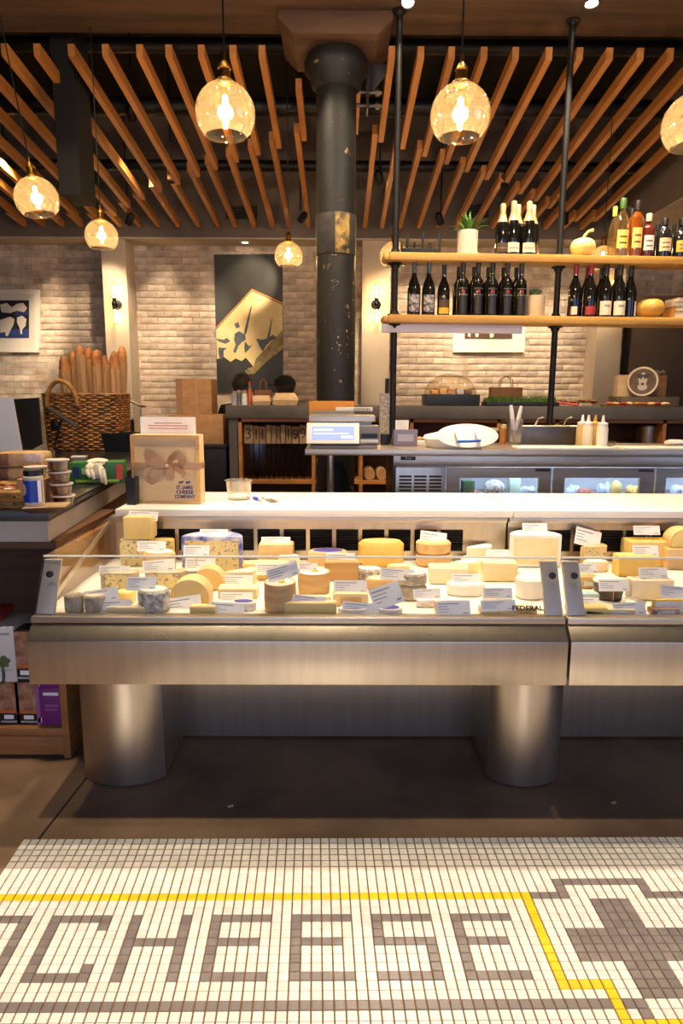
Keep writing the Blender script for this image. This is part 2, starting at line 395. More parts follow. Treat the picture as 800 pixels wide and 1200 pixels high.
wz0, wz1 = W(394, 296, 4.65).z, W(394, 248, 4.65).z
OLDP = mat('worn_ochre_paint', (196, 158, 84), (52, 46, 40), 18, .7, 0, .4, 40)
B().lathe([(cr + .002, wz0), (cr + .004, wz0 + .003), (cr + .004, wz1), (cr + .002, wz1)], seg=16, a0=R(-92), a1=R(-50)).o('worn_patch', OLDP, ct)['label'] = 'patch of bare ochre and grey paint'
B().lathe([(cr + .001, wz0), (cr + .003, wz0 + .003), (cr + .003, wz1), (cr + .001, wz1)], seg=40, a0=R(-52), a1=R(268)).o('band', mat('grey_band', (64, 59, 53), (46, 42, 38), 10, .7, 0, .3), ct)['label'] = 'dull grey unpainted band'
random.seed(21)
for i in range(16):
    z = W(394, random.choice((300, 315, 340, 392, 396, 400, 404, 408, 412, 430, 445)) + random.uniform(-5, 5), 4.65).z; a = random.gauss(-88, 14); w_, h_ = random.uniform(1.5, 5), random.uniform(.006, .022)
    B().lathe([(cr + .001, z), (cr + .0035, z + h_ * .2), (cr + .0035, z + h_ * .8), (cr + .001, z + h_)], seg=3, a0=R(a), a1=R(a + w_)).o('paint_chip', OLDP, ct)

# ------------------------------------------------------------------ pendants, spots, sconces
GLOBE = glass('amber_globe', (255, 250, 238), .12, .02, .55, .02)
BULBG = glow('bulb_glow', (255, 220, 160), 60); FILA = glow('filament', (255, 226, 170), 120)
def pendant(px, py, rpx, label, dia=.215, tilt=0):
    D = dia * F / (2 * rpx)              # distance from the usual size of such a globe
    p = CAM + ray(px, py) * D
    t = thing('pendant_lamp', label, 'pendant lamp', p, 0, 'glass globe pendants')
    t.rotation_euler = (0, R(tilt), 0); r = dia / 2; b = B(); pr = []
    for i in range(15):
        a = R(14 + i * (136 - 14) / 14); pr.append((r * math.sin(a), r * math.cos(a) * .98))
    pr2 = [(q[0] - .0025, q[1]) for q in pr[::-1]]
    b.lathe(pr + pr2, seg=36).o('globe', GLOBE, t)
    zt = r * .96
    B().lathe([(.034, zt - .012), (.036, zt), (.03, zt + .006), (.022, zt + .012), (.02, zt + .04), (.024, zt + .044), (.016, zt + .06), (.007, zt + .07), (.006, zt + .095), (0, zt + .095)], seg=20).o('socket', BRASS, t)
    bu = B().lathe([(0, -.028), (.014, -.022), (.024, .0), (.026, .02), (.02, .05), (.014, .075), (.012, zt - .005)], seg=16)
    ob = bu.o('bulb', glass('bulb_glass', (255, 238, 205), .06, .02, .2), t)
    f = B().lathe([(0, -.016), (.008, -.01), (.0125, .012), (.009, .055), (.0, .062)], seg=10); f.o('filament', BULBG, ob)
    B().tube([(0, 0, zt + .09), (0, 0, 4.39 - p.z)], .0035, 6).o('cord', BLKP, t)
    lamp('POINT', 'pendant_light', p + Vector((0, 0, -.005)), 7, WARM, shadow_soft_size=.03)
    return t
pendant(264, 133, 35, 'large glass globe pendant with brass socket, hanging left of the iron column over the case')
pendant(539, 135, 35, 'large glass globe pendant with brass socket, hanging before the left end of the bottle shelves')
pendant(812, 146, 35, 'glass globe pendant hanging over the right end of the bottle shelf, half in view')
pendant(43, 233, 25, 'tilted glass globe pendant hanging above the framed cow picture and baguette basket', tilt=-8)
pendant(119, 277, 19, 'glass globe pendant in front of the left wall sconce pilaster')
pendant(338, 300, 16.5, 'small glass globe pendant in front of the tall dark painting')
pendant(461, 300, 16.5, 'small glass globe pendant half hidden by the left end of the top shelf')
pendant(706, 305, 16.5, 'small glass globe pendant hidden behind the top shelf beside the white pumpkin')
SPOTF = glow('spot_face', (255, 236, 205), 30)
def spot(px, py, D, label, target, e, ang=50, r=.04, up=True, blend=.6):
    p = W(px, py, D); t = thing('track_spotlight', label, 'spotlight', p, 0, 'black track spotlights')
    dv = (Vector(target) - p).normalized(); qm = dv.to_track_quat('-Z', 'Y').to_matrix().to_4x4()
    B().lathe([(r, -.0), (r * 1.0, .02), (r * .95, .09), (r * .6, .11), (0, .11)], seg=16, mtx=qm).o('can', BLACK, t)
    B().lathe([(0, .004), (r * .85, .004), (r * .85, .012), (0, .012)], seg=16, mtx=qm).o('lens', SPOTF, t)
    if up: B().tube([(0, 0, .09), (0, 0, 4.4 - p.z)], .008, 6).o('stem', BLACK, t)
    lamp('SPOT', 'spot_beam', p + dv * .01, e, (1, .80, .56), target, spot_size=R(ang), spot_blend=blend, shadow_soft_size=.03)
PW = lambda px, py: W(px, py, YB)
spot(155, 140, 6.0, 'black spotlight between the slats over the baguette basket', PW(200, 440), 130)
spot(5, 176, 6.2, 'black spotlight above the slats over the blue framed cow print', PW(0, 385), 220, 40)
spot(201, 213, 6.6, 'black spotlight just behind the slat joints left of the painting', PW(228, 440), 120, 46)
spot(150, 262, 7.3, 'small black spotlight at the slat ends near the left pilaster', PW(85, 430), 45, 55)
spot(352, 258, 7.2, 'small black spotlight at the slat ends above the painting', PW(292, 335), 90, 30)
spot(445, 214, 6.6, 'black spotlight hanging between the column and the left shelf post', PW(490, 430), 110, 50)
spot(591, 217, 6.6, 'black spotlight above the champagne bottles', PW(590, 430), 110, 50)
spot(661, 262, 7.2, 'small black spotlight above the white pumpkin', PW(650, 430), 45, 60)
spot(516, 262, 7.2, 'small black spotlight above the spiky potted plant', PW(560, 430), 45, 60)
spot(478, 2, 4.4, 'lit spotlight under the timber beam by the left shelf post', (.5, 2.95, .83), 130, 60, up=False)
spot(693, 5, 4.4, 'lit spotlight under the timber beam by the right shelf post', (1.5, 4.2, 1.0), 130, 70, up=False)
dl = W(287, 285, 8.0); t = thing('recessed_downlight', 'small round recessed downlight in the soffit above the painting', 'downlight', (dl.x, 8.0, 2.985))
B().lathe([(.03, -.002), (.055, -.004), (.055, 0), (.03, 0)], seg=20).o('trim_ring', WHITE, t); B().cyl((0, 0, -.002), .03, .002).o('lens', SPOTF, t)
SCG = glow('sconce_glow', (255, 214, 150), 45)
def sconce(px, py, label):
    p = W(px, py, 7.85); p.y = 7.859; t = thing('wall_sconce', label, 'wall lamp', p, 0, 'wall sconces')
    B().lathe([(0, 0), (.055, 0), (.055, .012), (.04, .02), (0, .02)], seg=20, mtx=Matrix.Rotation(math.pi / 2, 4, 'X')).o('backplate', BLACK, t)
    B().tube([(0, -.01, 0), (0, -.09, 0)], .012).ball((0, -.09, 0), .032).o('arm', BLACK, t)
    for s in (-1, 1):
        B().lathe([(.02, s * .03), (.022, s * .05), (.022, s * .06), (0, s * .06)], (0, -.09, 0), 14).o('cup', BLACK, t)
        B().lathe([(.026, s * .05), (.026, s * .225), (.02, s * .235), (0, s * .237)], (0, -.09, 0), 16).o('glass_tube', glass('tube_glass', (255, 245, 225), .06, .02, .3), t)
        B().lathe([(0, s * .065), (.010, s * .07), (.010, s * .19), (0, s * .2)], (0, -.09, 0), 10).o('bulb', SCG, t)
        lamp('POINT', 'sconce_light', p + Vector((0, -.09, s * .14)), .55, WARM, shadow_soft_size=.03)
sconce(137, 357, 'two-bulb wall sconce with clear tubes on the pilaster left of the painting')
sconce(440.5, 357, 'two-bulb wall sconce with clear tubes on the pilaster right of the column')
sconce(714, 352, 'two-bulb wall sconce hidden behind the wine bottles on the right pilaster')
# unseen spots added as fill light over counters and aisle, uplights for the slats
for x, y, tx, ty, tz, e, an, lab in [(-1.0, 2.15, -.85, 2.6, .8, 150, 34, 'added unseen fill spotlight aimed at the blue cheeses and gift box'), (0, 2.15, 0, 2.6, .8, 150, 34, 'added unseen fill spotlight aimed at the bark-banded cheeses'), (1.0, 2.15, .95, 2.6, .8, 150, 34, 'added unseen fill spotlight aimed at the second cheese case'),
                             (-.5, 3.0, -.4, 2.8, .83, 110, 70, 'unseen black spotlight over the first white worktop'), (.8, 3.0, .8, 2.8, .83, 110, 70, 'unseen black spotlight over the second white worktop'), (-1.9, 2.4, -1.6, 2.9, .9, 60, 70, 'unseen fill spotlight over the bread counter front'),
                             (-1.9, 3.7, -1.8, 5.0, .9, 70, 70, 'added unseen fill spotlight aimed at the baguette basket'), (-.9, 3.9, -.3, 5.9, 1.0, 170, 75, 'added unseen fill spotlight aimed at the left half of the bar'), (.6, 3.9, 1.0, 5.9, 1.0, 190, 75, 'added unseen fill spotlight aimed at the right half of the bar'), (2.0, 3.9, 2.4, 6.0, 1.2, 190, 70, 'added unseen fill spotlight aimed at the cow-print wheel'),
                             (.9, 2.9, 1.1, 4.3, 1.3, 70, 80, 'unseen fill spotlight aimed at the bottle shelves'), (-.9, 2.4, -1.0, 7.0, 3.6, 38, 95, 'added unseen uplight brightening the slats beside the hanging duct'), (1.2, 2.4, 1.3, 7.0, 3.6, 38, 95, 'added unseen uplight brightening the slats over the bottle shelves')]:
    p = Vector((x, y, 4.15 if 'uplight' not in lab else 2.9)); t = thing('track_spotlight', lab, 'spotlight', p, 0, 'black track spotlights')
    q4 = (Vector((tx, ty, tz)) - p).to_track_quat('-Z', 'Y').to_matrix().to_4x4()
    B().lathe([(.04, 0), (.04, .1), (0, .11)], seg=14, mtx=q4).o('can', BLACK, t); B().tube([(0, 0, .05), (0, 0, 4.4 - p.z)], .008, 6).o('stem', BLACK, t)
    lamp('SPOT', 'spot_beam', p + (Vector((tx, ty, tz)) - p).normalized() * .02, e, (1, .82, .58), (tx, ty, tz), spot_size=R(an), spot_blend=.8, shadow_soft_size=.05)

# ------------------------------------------------------------------ the two refrigerated cheese cases
XL, XM = -.940, .704                     # left end of case one, joint with case two
YF, YG0, YG1, YK, YC0, YC1 = 1.93, 1.985, 2.075, 2.39, 2.70, 3.20
ZB, ZF, ZT, ZG, ZC = .423, .563, .604, .79, .834
DECK = .615
mYZ = Matrix(((0, 0, 1, 0), (1, 0, 0, 0), (0, 1, 0, 0), (0, 0, 0, 1)))    # polygon (y,z) extruded along x
DECKM = mat('case_deck', (240, 234, 222), rough=.4)
LEDM = glow('case_led', (255, 240, 214), 48)
def case(x0, x1, label, left_end, right_end):
    t = thing('display_case', label, 'display case', ((x0 + x1) / 2, 2.5, 0)); ox = -(x0 + x1) / 2
    T = lambda x: Matrix.Translation((x + ox, -2.5, 0))
    w = x1 - x0 - .004
    B().prism([(YF, ZB), (YF, ZF), (YF + .045, ZT), (YF + .08, ZT), (YF + .08, ZB + .02), (YF + .02, ZB)], w, 0, T(x0) @ mYZ, .003).o('front_panel', STEEL, t)
    B().prism([(YF + .04, ZT + .002), (YF + .04, ZT + .02), (YF + .085, ZT + .02), (YF + .085, ZT + .002)], w, 0, T(x0) @ mYZ, .002).o('lip', STEELH, t)
    B().prism([(YF + .085, ZB + .02), (YF + .085, DECK - .03), (YC0 + .1, DECK - .03), (YC0 + .1, ZB + .02)], w, 0, T(x0) @ mYZ).o('body', STEELD, t)
    B().prism([(YF + .09, DECK - .029), (YF + .09, DECK), (YC0 + .04, DECK), (YC0 + .04, DECK - .029)], w, 0, T(x0) @ mYZ).o('deck', DECKM, t)
    B().prism([(YK, .005), (YK, ZB + .019), (YK + .6, ZB + .019), (YK + .6, .005)], w, 0, T(x0) @ mYZ).o('base_panel', STEEL, t)
    # rear wall with its row of air grilles
    B().prism([(YC0 + .041, DECK), (YC0 + .041, ZC - .032), (YC0 + .1, ZC - .032), (YC0 + .1, DECK)], w, 0, T(x0) @ mYZ).o('back_wall', STEEL, t)
    n = 10; gw = w / n * .42 if False else .092
    zc0, zc1 = .655, .745; x = x0 + .06; k = 0
    me = None
    while x + gw < x1 - .02:
        sk = (x0 == XL and x > x1 - .26)
        if not sk:
            g = B(); g.box(0, gw, 0, .004, zc0, zc1, 1)
            for j in range(8): g.obox((gw / 2, -.003, zc0 + .006 + j * .0112), (gw, .004, .006), 0, R(35))
            g.o('grille', [BLACK, mat('grille_hole', (12, 11, 10), rough=.9)], t, (x + ox, YC0 + .036 - 2.5, 0))
        x += gw + .017
    B().prism([(YC0 + .02, ZC - .055), (YC0 + .02, ZC - .034), (YC0 + .1, ZC - .034), (YC0 + .1, ZC - .055)], w, 0, T(x0) @ mYZ, .003).o('rail', STEELH, t)
    B().prism([(YC0 + .045, ZC - .068), (YC0 + .045, ZC - .056), (YC0 + .075, ZC - .056), (YC0 + .075, ZC - .068)], w - .04, 0, T(x0 + .02) @ mYZ).o('light_strip', LEDM, t)
    # glass
    gl = B(); gl.prism([(YG0, ZT + .021), (YG1, ZG), (YG1 + .006, ZG), (YG0 + .006, ZT + .021)], w - .01, 0, T(x0 + .005) @ mYZ); fg = gl.o('front_glass', CLEAR, t)
    B().tube([(x0 + .006 + ox, YG1 + .003 - 2.5, ZG), (x1 - .01 + ox, YG1 + .003 - 2.5, ZG)], .0035, 6).o('glass_edge', mat('glass_edge', (226, 226, 214), rough=.15), fg)
    for xe, on in ((x0 + .006, left_end), (x1 - .014, right_end)):
        if not on: continue
        B().prism([(YG0 + .01, ZT + .021), (YG1 + .008, ZG), (YC0 + .02, ZC - .03), (YC0 + .02, DECK)], .006, 0, T(xe) @ mYZ).o('end_glass', CLEAR, t)
        B().prism([(YG0 + .02, ZT + .03), (YC0 - .04, ZC - .04), (YC0 - .01, ZC - .05), (YG0 + .08, ZT + .022)], .006, 0, T(xe + .008) @ mYZ).o('end_strip', STEELH, t)
    for xe in (x0 + .006, x1 - .004 - .055):
        pk = thing
        b = B().prism([(YG0 + .008, ZT + .022), (YG1 + .006, ZG - .012), (YG1 + .016, ZG - .012), (YG0 + .026, ZT + .022)], .055, 0, T(xe) @ mYZ, .002).o('bracket', SATIN, t)
        zc = ZG - .05; yc = YG1 - .024
        B().lathe([(0, 0), (.011, 0), (.011, .006), (0, .008)], seg=14, mtx=Matrix.Translation((xe + .03 + ox, yc - 2.505, zc)) @ Matrix.Rotation(math.pi / 2, 4, 'X')).o('knob', BLKP, b)
    return t, ox
def leg(t, ox, px0, px1, name='leg'):
    a, b_ = W(px0, 860, 2.06).x, W(px1, 860, 2.06).x; pts = []
    for i in range(13):
        u = i / 12; pts.append((a + (b_ - a) * u, 2.12 - .06 * math.sin(math.pi * u) ** .7))
    pts += [(b_, YK - .002), (a, YK - .002)]
    lg = B().prism([(x + ox, y - 2.5) for x, y in pts], ZB - .002 - .002, 0, Matrix.Translation((0, 0, .002)))
    for f in lg.bm.faces:
        if abs(f.normal.z) < .5: f.smooth = True
    lg.o('leg', STEEL, t)
c1, o1 = case(XL, XM, 'long stainless steel cheese case with glass front, beside the bread counter', True, False)
leg(c1, o1, 88, 186); leg(c1, o1, 577, 664)
c2, o2 = case(XM + .004, XM + 1.7, 'second stainless steel cheese case, bluish, joined to the first one', False, False)
leg(c2, o2, 1050, 1130)
for px, D in ((192, 1.97), (275 + 400 - 170, 1.97)):
    p = W(px, 742, YF + .02); B().ball((p.x + o1, p.y - 2.515, p.z), .004).o('screw', STEEL, c1)
p = W(617, 714, YG0 + .006)
text('lettering', 'FEDERAL', .021, BLKP, c1, (p.x + o1, p.y - 2.5 - .009, p.z + .006), (R(61), 0, 0), sx=1.15, bold=.0006)
# worktops behind the glass
for x0, x1, lab in ((XL + .03, XM + .012, 'white stone worktop behind the first cheese case, holding the gift box'), (XM + .016, XM + 1.7, 'white stone worktop behind the second cheese case')):
    tag(B().box(x0, x1, YC0, YC1, ZC - .03, ZC, 0, .004).o('worktop', MARBLE), lab, 'worktop')
# carcass under the worktops
tag(B().box(XL + .03, XM + 1.7, YC0 + .32, YC1 - .02, .005, ZC - .032).o('service_cabinet', STEELD), 'dark steel cabinet carrying the white worktops on the staff side', 'cabinet')

# ------------------------------------------------------------------ cheeses
PALE = mat('pale_paste', (240, 222, 172), (232, 208, 150), 10, .5, bump=.08); CREAM = mat('cream_paste', (246, 232, 198), (238, 220, 178), 12, .5, bump=.06)
YEL = mat('yellow_paste', (244, 216, 138), (236, 202, 116), 8, .45, bump=.06); GOLD = mat('golden_rind', (236, 200, 104), (222, 178, 78), 8, .5, bump=.2)
TAN = mat('tan_rind', (226, 190, 132), (206, 164, 102), 10, .65, bump=.3); ORNG = mat('orange_rind', (236, 198, 146), (224, 178, 118), 8, .6, bump=.2)
GREYR = mat('grey_rind', (206, 192, 164), (164, 150, 124), 40, .85, bump=.5); WHR = mat('white_rind', (248, 244, 232), (236, 228, 210), 16, .8, bump=.3)
SPEC = mat('speckled_rind', (236, 230, 216), (150, 140, 124), 55, .8, bump=.4); BARK = mat('bark_band', (224, 186, 128), (200, 156, 96), 9, .7, 0, .4, 20, (1, 1, 5))
FOIL = mat('blue_foil', (64, 82, 168), (224, 220, 222), 22, .35); LILAC = mat('violet_label', (72, 66, 168), (92, 86, 190), 30, .5)
def blue_mat():
    m_ = mat('blue_veined', (236, 218, 160), (224, 202, 138), 8, .55, bump=.15); nt = m_.node_tree; N, L = nt.nodes, nt.links; b = N['Principled BSDF']
    old = b.inputs['Base Color'].links[0].from_socket
    n = N.new('ShaderNodeTexNoise'); n.inputs['Scale'].default_value = 85; n.inputs['Detail'].default_value = 5
    tc = N.new('ShaderNodeTexCoord'); L.new(tc.outputs['Object'], n.inputs['Vector'])
    r = N.new('ShaderNodeValToRGB'); r.color_ramp.elements[0].position = .56; r.color_ramp.elements[1].position = .64
    mx = N.new('ShaderNodeMix'); mx.data_type = 'RGBA'; L.new(n.outputs['Fac'], r.inputs[0]); L.new(r.outputs[0], mx.inputs['Factor'])
    L.new(old, mx.inputs[6]); mx.inputs[7].default_value = lin((138, 142, 118)); L.new(mx.outputs[2], b.inputs['Base Color']); return m_
BLUE = blue_mat()
CH = {}
def cheese(key, kind, px, pyb, wpx, hpx, m1, m2, label, on=None, dep=1.0, rz=0, cat='cheese', z=None):
    """px,pyb: pixel of the lowest visible front point; wpx: width; hpx: height of the side; depth = dep * width"""
    z0 = (CH[on]['top'] + .0006) if on else (z if z is not None else DECK + .0006)
    f = Wz(px, pyb, z0); k = ppm(f); w = wpx / k; h = hpx / k / .97; d = w * dep
    if on:                               # keep it over what it stands on
        f.y = min(max(f.y, CH[on]['f']), CH[on]['c'].y)
    if not on and z is None: f.y = min(max(f.y, 2.024), 2.728 - min(d, .11)); d = min(d, 2.728 - f.y); dep = d / w
    c = Vector((f.x, f.y + d / 2, z0)); r = w / 2
    t = thing('cheese', label, cat, c, rz, 'cheeses in the display cases')
    e = min(r, h) * .14
    if kind == 'wheel':
        B().lathe([(0, 0), (r - e, 0), (r, e), (r, h - e), (r - e, h), (0, h)], seg=28, sy=dep).o('rind', m1, t)
        B().lathe([(0, h), (r - e * 1.3, h), (r - e * 1.4, h + .0012), (0, h + .0012)], seg=28, sy=dep).o('top', m2, t)
    elif kind == 'half':                 # half wheel, cut face to the front
        n = 16; pts = [(r * math.cos(math.pi * i / n), -d / 2 + d * math.sin(math.pi * i / n)) for i in range(n + 1)]
        B().prism(pts, h, 0, None, e * .6).o('rind', m1, t)
        B().box(-r + e, r - e, -d / 2 - .0015, -d / 2 + .004, e, h - e).o('cut_face', m2, t)
    elif kind == 'wedge':                # point to the left front, rind behind
        pts = [(-r, -d / 2), (r * .75, -d / 2)] + [(r * (.75 + .25 * math.sin(math.pi * i / 8)), -d / 2 + d * i / 8) for i in range(1, 8)] + [(r * .7, d / 2)]
        B().prism(pts, h, 0, None, e * .35).o('rind', m1, t)
        B().box(-r + e * 2, r * .7, -d / 2 - .0012, -d / 2 + .003, e * .8, h - e * .8).o('cut_face', m2, t)
    elif kind == 'block':
        B().box(-r, r, -d / 2, d / 2, 0, h, 0, e * .8).o('rind', m1, t)
        B().box(-r + e, r - e, -d / 2 + e, d / 2 - e, h - .001, h + .0012).o('top', m2, t)
    elif kind == 'loaf':
        pts = [(r * math.cos(math.pi * i / 14), h * (.35 + .65 * math.sin(math.pi * i / 14))) for i in range(15)] + [(-r, 0), (r, 0)]
        mm = Matrix(((1, 0, 0, 0), (0, 0, 1, 0), (0, 1, 0, 0), (0, 0, 0, 1)))
        B().prism(pts, d, 0, Matrix.Translation((0, -d / 2, 0)) @ mm, e * .5).o('rind', m1, t)
        B().prism([(x * .9, y * .92 + h * .02) for x, y in pts], .003, 0, Matrix.Translation((0, -d / 2 - .0015, 0)) @ mm).o('cut_face', m2, t)
    elif kind == 'bark':
        B().lathe([(0, 0), (r * .95, 0), (r, h * .5), (r * .98, h), (r * .9, h), (r * .9, h - .004), (0, h - .004)], seg=30).o('bark_band', m1, t)
        B().lathe([(0, h - .0035), (r * .89, h - .0035), (r * .88, h - .001), (0, h + .0004)], seg=26).o('top', m2, t)
        B().lathe([(0, h + .0006), (r * .26, h + .0006), (r * .26, h + .0014), (0, h + .0014)], (r * .1, 0, 0), 14).o('sticker', mat('yellow_sticker', (244, 196, 40), rough=.5), t)
    elif kind == 'labelled':             # flat wheel with an oval printed label on top
        B().lathe([(0, 0), (r - e, 0), (r, e), (r, h - e), (r - e, h), (0, h)], seg=28, sy=dep).o('rind', m1, t)
        B().lathe([(0, h), (r * .74, h), (r * .73, h + .0014), (0, h + .0014)], seg=26, sy=dep * .9).o('printed_label', m2, t)
    elif kind == 'pack':                 # film-wrapped pack, soft and uneven
        b = B(); b.box(-r, r, -d / 2, d / 2, 0, h, 0, min(r, h, d / 2) * .35)
        for v in b.bm.verts: v.co += Vector((random.uniform(-1, 1), random.uniform(-1, 1), random.uniform(0, 1) if v.co.z > h * .3 else 0)) * .0018
        b.o('wrap', m1, t); B().box(-r * .6, r * .6, -d / 2 - .001, -d / 2 + .004, h * .25, h * .75).o('printed_label', m2, t)
    elif kind == 'pot':
        B().lathe([(0, 0), (r * .8, 0), (r * .86, h * .12), (r, h * .8), (r * 1.0, h), (0, h)], seg=24).o('tub', m1, t)
        B().lathe([(0, h), (r * 1.02, h), (r * 1.02, h + .004), (r * .8, h + .01), (0, h + .012)], seg=24).o('lid', m2, t)
    CH[key] = dict(c=c, f=f.y, top=z0 + h + .0015, z0=z0, r=r, d=d); return t
cheese('a2', 'block', 159, 664, 36, 31, BLUE, BLUE, 'lower blue-veined block under a second one in the case corner', dep=.7)
cheese('a1', 'block', 159, 634, 34, 26, YEL, BLUE, 'golden blue-veined block stacked on another block in the case corner', on='a2', dep=.7)
cheese('a3', 'half', 194, 657, 28, 27, YEL, BLUE, 'small yellow blue-veined half wheel beside the stacked blocks', dep=.6)
cheese('a4', 'wheel', 184, 673, 38, 24, TAN, WHR, 'white-topped tan round in front of the blue-veined half wheel', dep=.7)
cheese('a5', 'wedge', 193, 691, 46, 20, GREYR, BLUE, 'blue wedge with mottled grey rind before the white-topped round', dep=.55)
cheese('a6', 'wedge', 139, 692, 42, 20, GREYR, BLUE, 'blue wedge with dark grey rind near the end glass', dep=.6)
cheese('a7', 'wheel', 82, 721, 22, 21, GREYR, GREYR, 'small grey rinded round against the end glass', dep=.9)
cheese('a8', 'wheel', 106, 722, 26, 20, GREYR, CREAM, 'small cream-topped round with grey rind near the end glass', dep=.9)
cheese('a9', 'pack', 146, 707, 20, 13, YEL, PALE, 'little amber cheese in crinkled film', dep=.8)
cheese('b0', 'block', 143, 724, 46, 8, PALE, CREAM, 'flat pale slab lying at the front under a price card', dep=.35)
cheese('b1', 'wheel', 176, 721, 38, 26, SPEC, WHR, 'speckled white drum near the front glass', dep=.8)
cheese('b2', 'half', 249, 675, 72, 46, FOIL, BLUE, 'big blue-veined half wheel in blue and white foil', dep=.5)
cheese('b3', 'loaf', 222, 711, 46, 32, ORNG, YEL, 'orange rinded loaf lying nearest the front among two', dep=.6)
cheese('b4', 'loaf', 244, 692, 36, 26, ORNG, YEL, 'orange rinded loaf behind its twin loaf', dep=.6)
cheese('b5', 'wedge', 281, 688, 36, 18, CREAM, PALE, 'small pale wedge before the foil-wrapped half wheel', dep=.7)
cheese('b6', 'block', 278, 702, 46, 12, PALE, CREAM, 'flat pale cheese slab right of the orange loaves', dep=.45)
cheese('b7', 'labelled', 284, 717, 30, 10, WHR, LILAC, 'white round with violet label left of the bark-banded rounds', dep=.6)
cheese('b8', 'block', 325, 657, 40, 23, TAN, PALE, 'tan eight-sided cheese against the back grilles', dep=.6)
cheese('b9', 'wheel', 312, 680, 60, 18, YEL, PALE, 'wide flat yellow wheel behind the bark-banded rounds', dep=.42)
cheese('c1', 'bark', 326, 723, 39, 34, BARK, WHR, 'bark-banded round with yellow dot, closest to the front glass')
cheese('c2', 'bark', 367, 699, 39, 25, BARK, WHR, 'bark-banded round with yellow dot beside the wooden box')
cheese('c4', 'block', 363, 725, 62, 14, YEL, CREAM, 'long yellow slab lying along the front glass', dep=.22)
cheese('c5', 'block', 370, 711, 36, 11, PALE, CREAM, 'thin cream slab behind the long yellow slab', dep=.3)
cheese('c6', 'labelled', 384, 657, 46, 15, ORNG, LILAC, 'orange-brown wheel with violet oval label before the grilles', dep=.6)
cheese('c7', 'block', 400, 681, 40, 22, WOODS, WOODS, 'square wooden cheese box in the middle of the case', dep=.55, cat='cheese box')
cheese('c8', 'wheel', 447, 665, 54, 28, GOLD, YEL, 'big golden yellow wheel before the grilles', dep=.6)
cheese('d1', 'wheel', 510, 666, 42, 15, TAN, TAN, 'lower of two tan wheels stacked before the grilles', dep=.8)
cheese('d0', 'wheel', 510, 651, 42, 13, TAN, ORNG, 'orange-topped tan wheel stacked on another', on='d1', dep=.8)
cheese('d2', 'wheel', 433, 681, 30, 13, SPEC, WHR, 'little white round right of the wooden box', dep=.7)
cheese('d3', 'wheel', 467, 678, 28, 14, YEL, CREAM, 'little yellowish round before the golden wheel', dep=.5)
cheese('d5', 'wheel', 484, 705, 35, 16, GREYR, SPEC, 'lower of two natural-rind rounds stacked mid-case', dep=.8)
cheese('d4', 'wheel', 484, 688, 35, 14, GREYR, WHR, 'upper of two natural-rind rounds stacked mid-case', on='d5', dep=.8)
cheese('d6', 'wheel', 447, 692, 36, 12, TAN, CREAM, 'low tan round with pale top left of the stacked rounds', dep=.6)
cheese('d7', 'pack', 411, 711, 42, 15, PALE, TAN, 'film-wrapped cream block before the wooden box', dep=.5)
cheese('d8', 'labelled', 458, 726, 32, 6, WHR, LILAC, 'flat white round with violet oval label at the front glass', dep=.7)
cheese('d9', 'labelled', 415, 725, 38, 6, WHR, LILAC, 'flat white round with violet label under a large price card', dep=.5)
cheese('e1', 'block', 526, 685, 44, 19, CREAM, PALE, 'cream block with soft rind right of the tan wheels', dep=.6)
cheese('e2', 'wheel', 548, 700, 46, 14, WHR, WHR, 'broad pure white round in the brightest part of the case', dep=.6)
cheese('e3', 'pack', 531, 723, 40, 13, mat('pink_wrap', (236, 200, 176), (226, 184, 158), 10, .4), WHR, 'pinkish film-wrapped cheese at the front glass', dep=.5)
cheese('e4', 'wheel', 572, 662, 64, 8, WHR, WHR, 'flat white wheel under a small white wedge', dep=.5)
cheese('e5', 'wedge', 562, 654, 32, 13, WHR, CREAM, 'small white wedge on the flat white wheel', on='e4', dep=.7)
cheese('e6', 'block', 586, 682, 41, 22, PALE, CREAM, 'cream block with brownish foot left of the steel bracket', dep=.5)
cheese('e7', 'half', 624, 663, 60, 38, WHR, PALE, 'tall pale half wheel with white rind at the case joint', dep=.6)
cheese('e8', 'wheel', 624, 704, 34, 24, WHR, WHR, 'chalk white drum beside the steel bracket', dep=.9)
cheese('e9', 'wheel', 617, 724, 34, 8, TAN, PALE, 'flat yellowish round behind the black lettering', dep=.5)
cheese('f0', 'block', 584, 723, 40, 9, PALE, WHR, 'flat whitish slab left of the black lettering', dep=.4)
cheese('g1', 'wedge', 686, 657, 34, 22, TAN, BLUE, 'blue-yellow wedge against the back of the second case', dep=.7)
cheese('g2', 'block', 744, 654, 52, 28, YEL, GOLD, 'tall yellow block at the back of the second case', dep=.5)
cheese('g3', 'block', 746, 676, 45, 24, GOLD, YEL, 'golden block in front of the tall yellow block', dep=.45)
cheese('g5', 'block', 801, 668, 40, 24, TAN, YEL, 'lower of two tan blocks stacked in the second case', dep=.6)
cheese('g4', 'loaf', 803, 642, 36, 22, TAN, YEL, 'rounded tan block stacked on another in the second case', on='g5', dep=.6)
cheese('g6', 'pot', 719, 706, 36, 20, mat('dark_jar', (96, 76, 58), (60, 46, 36), 20, .4), WHR, 'white-lidded dark tub in the second case', dep=1)
cheese('g7', 'block', 764, 704, 50, 24, CREAM, SPEC, 'cream block with dark speckled top in the second case', dep=.4)
cheese('g8', 'wedge', 785, 719, 46, 16, GOLD, WHR, 'bright yellow wedge at the front of the second case', dep=.35)
cheese('g9', 'pack', 690, 690, 22, 14, TAN, WHR, 'tan film-wrapped piece near the bracket of the second case', dep=.7)
cheese('h0', 'pack', 691, 707, 22, 11, mat('aqua_wrap', (168, 206, 204), (206, 220, 214), 10, .35), WHR, 'pale aqua wrapped piece in the second case', dep=.6)
